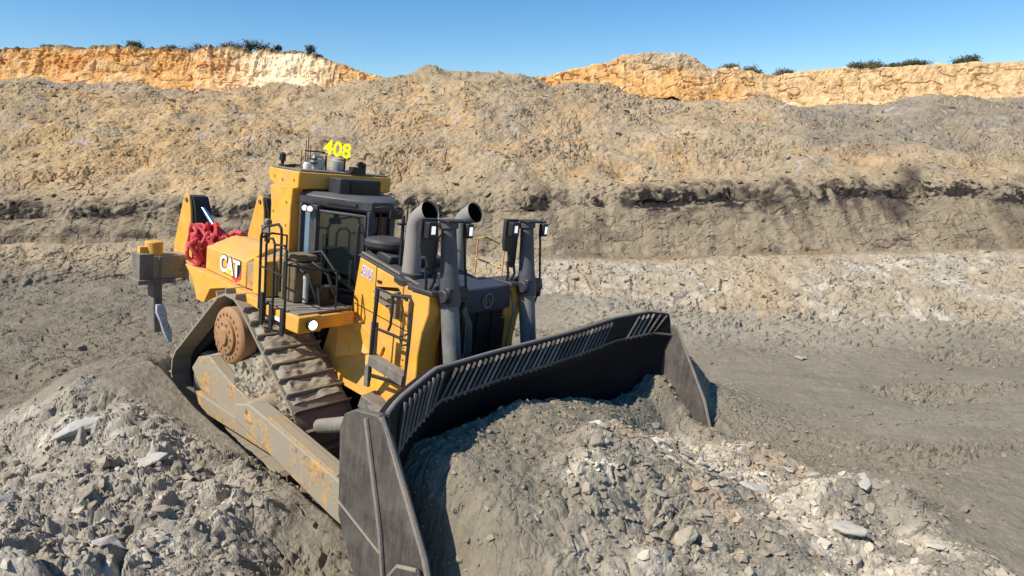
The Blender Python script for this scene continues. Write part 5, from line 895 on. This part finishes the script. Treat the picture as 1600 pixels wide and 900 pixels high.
r_ = MB(); r_.box((2.02, -.86, 3.08), (.34, .16, .03), (0, .2, 0)); r_.box((2.1, -.9, 2.98), (.4, .14, .03), (0, .2, 0)); r_.box((2.38, -.9, 3.0), (.06, .08, .42)); sub(r_, 'hood_step', GREYB, lad, bevel=.006)
rl = MB(); rl.tube([(2.2, .98, 3.2), (2.2, .98, 3.95), (2.35, .98, 4.0), (2.8, .98, 3.92), (2.8, .98, 3.2)], .014, 8); rl.tube([(2.2, .98, 3.6), (2.8, .98, 3.55)], .012, 8); sub(rl, 'handrail', YEL, DZ, bevel=0)
# ---- blade
FR = [(.05, 2.86), (.10, 2.52), (-.02, 2.25), (-.10, 1.85), (-.10, 1.40), (.02, .95), (.25, .55), (.48, .28)]; BK = [(.30, .20), (.0, .45), (-.28, .95), (-.38, 1.5), (-.36, 2.0), (-.28, 2.45), (-.14, 2.82)]
ST = [(-3.26, .60, -.12, .55), (-3.0, .46, -.07, .40), (-2.1, .06, -.03, .06), (-1.0, 0, -.02, 0), (0, 0, -.01, 0), (1.0, 0, .01, 0), (2.1, .02, .08, .04), (2.9, .22, .15, .22), (3.24, .42, .12, .40)]
BX = 4.40
def blade_ring(y, dx, dz, lowdx, sc=1):
    r = []
    for (x, z) in FR+BK:
        t = 1-(z-.28)/(2.86-.28); r.append((BX+x+dx+lowdx*t*1.1, y, z+dz))
    return r
mb = MB(); mb.loft([blade_ring(*s_) for s_ in ST]); BL = sub(mb, 'blade', MOLD, DZ, bevel=.012, ang=40, label='wide black U shaped blade with curved moldboard')
def bpt(y, z, out):     # point on the front of the blade at height z
    ys = [s_[0] for s_ in ST]; dx = float(np.interp(y, ys, [s_[1] for s_ in ST])); dz = float(np.interp(y, ys, [s_[2] for s_ in ST])); ld_ = float(np.interp(y, ys, [s_[3] for s_ in ST]))
    zz = [p[1] for p in FR][::-1]; xx = [p[0] for p in FR][::-1]; t = 1-(z-.28)/(2.86-.28)
    return Vector((BX+float(np.interp(z, zz, xx))+dx+ld_*t*1.1+out, y, z+dz))
edge = MB(); ys = np.linspace(-3.24, 3.22, 40)
edge.tube([bpt(y, 2.86, -.04) for y in ys], .026, 8); sub(edge, 'top_rim', WORN, BL, bevel=0)
edge = MB(); edge.tube([bpt(y, 2.50, .015) for y in ys], .022, 6); sub(edge, 'guard_lip', STEEL, BL, bevel=0)
rb = random.Random(5); k = 0
for i in range(54):
    y = -3.14+i*.115
    if 1.80 < y < 2.35 or (-2.2 < y < -2.0): continue
    m = MB(); a = bpt(y-.10, 2.46, .03); b = bpt(y+.20, 2.83, .03); m.tube([a, b], [.020, .020], 4); sub(m, 'guard_bar', WORN if rb.random() < .25 else STEEL, BL, bevel=0)
ce = MB()
for (y0, y1) in zip(np.linspace(-3.1, 3.0, 9)[:-1], np.linspace(-3.1, 3.0, 9)[1:]):
    a, b = bpt(y0+.01, .62, .02), bpt(y1-.01, .62, .02); c, d = bpt(y1-.01, .24, .03), bpt(y0+.01, .24, .03); n = Vector((-.05, 0, -.02)); ce.loft([[a, b, c, d], [a+n, b+n, c+n, d+n]])
sub(ce, 'cutting_edge', WORN, BL, bevel=.005)
PY = lambda s, o_: -3.24-o_ if s < 0 else 3.22+o_
for s in (-1, 1):
    off = 0 if s < 0 else .12
    poly = [(4.40, 2.42), (4.46, 2.58), (4.62, 2.68), (4.86, 2.72), (4.97, 2.74), (5.04, 2.68), (5.40, 2.10), (5.72, 1.56), (5.98, .95), (6.05, .45), (5.85, .28), (5.15, .30), (4.80, .85), (4.46, 1.45)]
    if s > 0: poly = [(x, z+.05) for x, z in poly]
    e = MB(); e.pxz(poly, PY(s, 0), PY(s, .10)); ep = sub(e, 'wing_end_plate', STEEL, BL, bevel=.015)
    e = MB(); z_ = .05 if s > 0 else 0
    e.tube([(4.82, PY(s, .11), 2.66+z_), (4.92, PY(s, .115), 2.35+z_), (5.03, PY(s, .115), 2.0+z_), (5.15, PY(s, .115), 1.6+z_), (5.25, PY(s, .115), 1.13+z_), (5.28, PY(s, .115), .6+z_)], .026, 8); e.tube([(4.46, PY(s, .11), 1.62+z_), (5.17, PY(s, .11), 1.36+z_)], .014, 6); sub(e, 'weld_ridge', WORN, ep, bevel=0)
    e = MB(); e.tube([(4.99, PY(s, .06), 2.72+z_), (5.40, PY(s, .06), 2.10+z_), (5.73, PY(s, .06), 1.57+z_), (5.98, PY(s, .06), .95+z_)], .034, 8); sub(e, 'wing_edge', WORN, ep, bevel=0)
    e = MB(); e.pxz([(5.35, 1.22+z_), (5.50, 1.42+z_), (5.75, 1.50+z_), (6.02, .9+z_), (6.06, .42+z_), (5.45, .35+z_)], PY(s, .11), PY(s, .16)); eb_ = sub(e, 'end_bit', STEEL, ep, bevel=.02)
    e = MB(); e.tube([(5.35, PY(s, .15), .5+z_), (5.33, PY(s, .15), 1.18+z_), (5.48, PY(s, .15), 1.40+z_), (5.74, PY(s, .15), 1.49+z_)], .022, 8); sub(e, 'bit_weld', WORN, eb_, bevel=0)
bs = MB()
for s in (-1, 1):
    for yy in (.6, 1.6, 2.5): bs.pxz([(3.9+(.25 if yy > 2 else 0), .6), (4.25, .4), (4.30, 2.4), (4.05, 1.8)], s*yy-.03, s*yy+.03)
bs.bb(3.95, 4.15, -2.4, 2.4, 1.35, 1.6); sub(bs, 'blade_stiffener', STEEL, BL, bevel=.01)
# grey linkage seen between track and blade
lk = MB(); lk.box((2.25, -1.05, 1.40), (.42, .34, .22), (0, .3, .2)); lk.box((2.75, -1.3, 1.35), (.8, .2, .22), (0, .1, -.2)); lk.box((3.5, -1.9, 1.55), (1.3, .22, .26), (0, -.35, -.3)); lk.tube([(2.6, -.9, 1.5), (4.2, -1.7, 2.0)], .09, 12); sub(lk, 'tilt_linkage', GREYB, DZ, bevel=.02)
# ---- ripper
rp = MB(); rp.bb(-4.85, -4.45, -1.86, 1.86, 2.08, 2.60); rip = sub(rp, 'ripper_beam', YELM, DZ, bevel=.03)
rp = MB(); rp.bb(-4.80, -4.42, -1.88, -1.62, 2.02, 2.64); rp.bb(-4.9, -4.38, -1.92, -1.2, 2.0, 2.10); rp.bb(-4.43, -4.405, -1.5, -1.46, 2.1, 2.58); sub(rp, 'end_plate', GREYB, rip, bevel=.02)
rp = MB(); rp.lathe((-4.62, -1.52, 2.60), (0, 0, 1), [(0, .17), (.26, .17), (.28, .15)], 20); rp.box((-4.62, -1.72, 2.70), (.14, .2, .14)); sub(rp, 'pin_cap', YEL, rip, bevel=.008)
rp = MB(); rp.loft([[(x, y, z) for x, y in ((-4.74, -1.60), (-4.44, -1.60), (-4.44, -1.42), (-4.74, -1.42))] for z in (2.1, 1.5)]+[[(x, y, .95) for x, y in ((-4.70, -1.60), (-4.38, -1.60), (-4.38, -1.42), (-4.70, -1.42))]]); shk = sub(rp, 'ripper_shank', GREYB, rip, bevel=.02)
rp = MB(); rp.loft([[(-4.50, -1.56, 1.55), (-4.40, -1.56, 1.56), (-4.40, -1.40, 1.56), (-4.50, -1.40, 1.55)], [(-4.52, -1.57, 1.35), (-4.36, -1.57, 1.40), (-4.36, -1.36, 1.40), (-4.52, -1.36, 1.35)], [(-4.46, -1.50, 1.15), (-4.34, -1.50, 1.18), (-4.34, -1.34, 1.18), (-4.46, -1.34, 1.15)], [(-4.44, -1.46, .95), (-4.28, -1.46, .98), (-4.28, -1.28, .98), (-4.44, -1.28, .95)], [(-4.36, -1.36, .72), (-4.26, -1.36, .72), (-4.26, -1.28, .72), (-4.36, -1.28, .72)]]); sub(rp, 'tooth', SHINY, shk, bevel=.02)
rp = MB()
for s in (-1, 1): rp.pxz([(-4.5, 2.1), (-4.5, 2.5), (-3.0, 2.2), (-2.9, 1.7)], s*.85-.12, s*.85+.12)
sub(rp, 'ripper_arm', YELD, rip, bevel=.02)
for s in (-1, 1):
    m = MB(); m.pxz([(-4.64, 3.86), (-4.54, 3.93), (-4.42, 3.88), (-4.34, 3.6), (-4.22, 2.45), (-5.12, 2.42), (-5.10, 2.75)], (-.91 if s < 0 else .76), (-.85 if s < 0 else .82)); tw = sub(m, 'ripper_tower', YEL, DZ, bevel=.015)
    m = MB(); m.pxz([(-4.56, 3.88), (-4.4, 3.86), (-4.25, 3.6), (-4.12, 2.5), (-4.8, 2.5)], (-.84 if s < 0 else .83), (-.50 if s < 0 else 1.17)); sub(m, 'tower_shade_core', BLK, tw, bevel=.01)  # black block paints the shade on the tower's forward side
    m = MB(); m.lathe((-4.50, (-.88 if s < 0 else .79)-.06, 3.78), (0, 1, 0), [(0, .05), (.12, .05)], 14); sub(m, 'pivot_pin', GREYB, tw, bevel=0)
    yy = -.63 if s < 0 else 1.0
    m = MB(); m.tube([(-4.25, yy-.05, 3.62), (-3.35, yy-.05, 3.10)], .05, 14); ro = sub(m, 'ripper_rod', CHR, DZ, bevel=0); m = MB(); m.tube([(-3.35, yy-.05, 3.10), (-2.7, yy-.05, 2.72)], .10, 14); sub(m, 'ripper_barrel', YELD, ro, bevel=0)
rc = MB(); rc.bb(-3.2, -2.2, -.7, .7, 2.5, 3.0); sub(rc, 'rear_case', BLK, DZ, bevel=.03)
DEPRED = None
# ---- red hose bundle tied behind the tank (its own thing, resting on the fender)
rh = empty('red_hose_bundle'); rh.matrix_world = DM; tag(rh, 'bundle of coiled red hose tied behind the yellow tank at the rear of the bulldozer', 'hose bundle')
r = random.Random(3)
cl = MB()
for k in range(16):
    cx_, cy_, cz_ = -2.26+.02*k*r.uniform(-1, 1), -1.56+r.uniform(-.2, .16), 3.12+r.uniform(-.12, .12); R_ = r.uniform(.20, .30); tl = r.uniform(-.3, .3)
    q1, q2, q3 = r.uniform(0, 6), r.uniform(.02, .07), r.uniform(.5, .95)
    cl.tube([(cx_+R_*q3*math.cos(a)+q2*math.sin(4*a+q1), cy_+.3*math.cos(a)*tl+q2*math.sin(3*a+q1)+.12*math.sin(a)*tl, cz_+R_*(1.2+.4*tl)*math.sin(a)+.03*math.sin(3*a+k)) for a in [j*2*math.pi/18 for j in range(19)]], .036, 7)
cl.tube([(-2.05, -1.25, 3.36), (-1.98, -1.15, 3.46), (-1.86, -1.1, 3.45), (-1.84, -1.0, 3.38)], .05, 8)
sub(cl, 'hose_coil', RED, rh, bevel=0)
lm = MB()
def lump(u, v):
    a = u*2*math.pi; b = v*math.pi; n = .85+.3*math.sin(5*a+3*b)*math.sin(4*b)+.12*math.sin(11*a+2*b); return (-2.22+.30*math.cos(a)*math.sin(b)*n, -1.48+.22*math.sin(a)*math.sin(b)*n, 3.14+.42*math.cos(b)*n)
lump_o = blob_sheet('hose_wrap', lump, 40, 24, RED, rh)
bk = MB(); bk.tube([(-2.52, -1.56, 3.3), (-2.38, -1.68, 3.42), (-2.2, -1.66, 3.34), (-2.1, -1.5, 3.3)], .018, 6); bk.tube([(-2.55, -1.7, 3.2), (-2.3, -1.86, 3.15), (-2.05, -1.75, 3.25)], .014, 6); sub(bk, 'tie_strap', GREYB, rh, bevel=0)
for mth in bpy.data.meshes:
    if not mth.materials: print('NOMAT', mth.name)
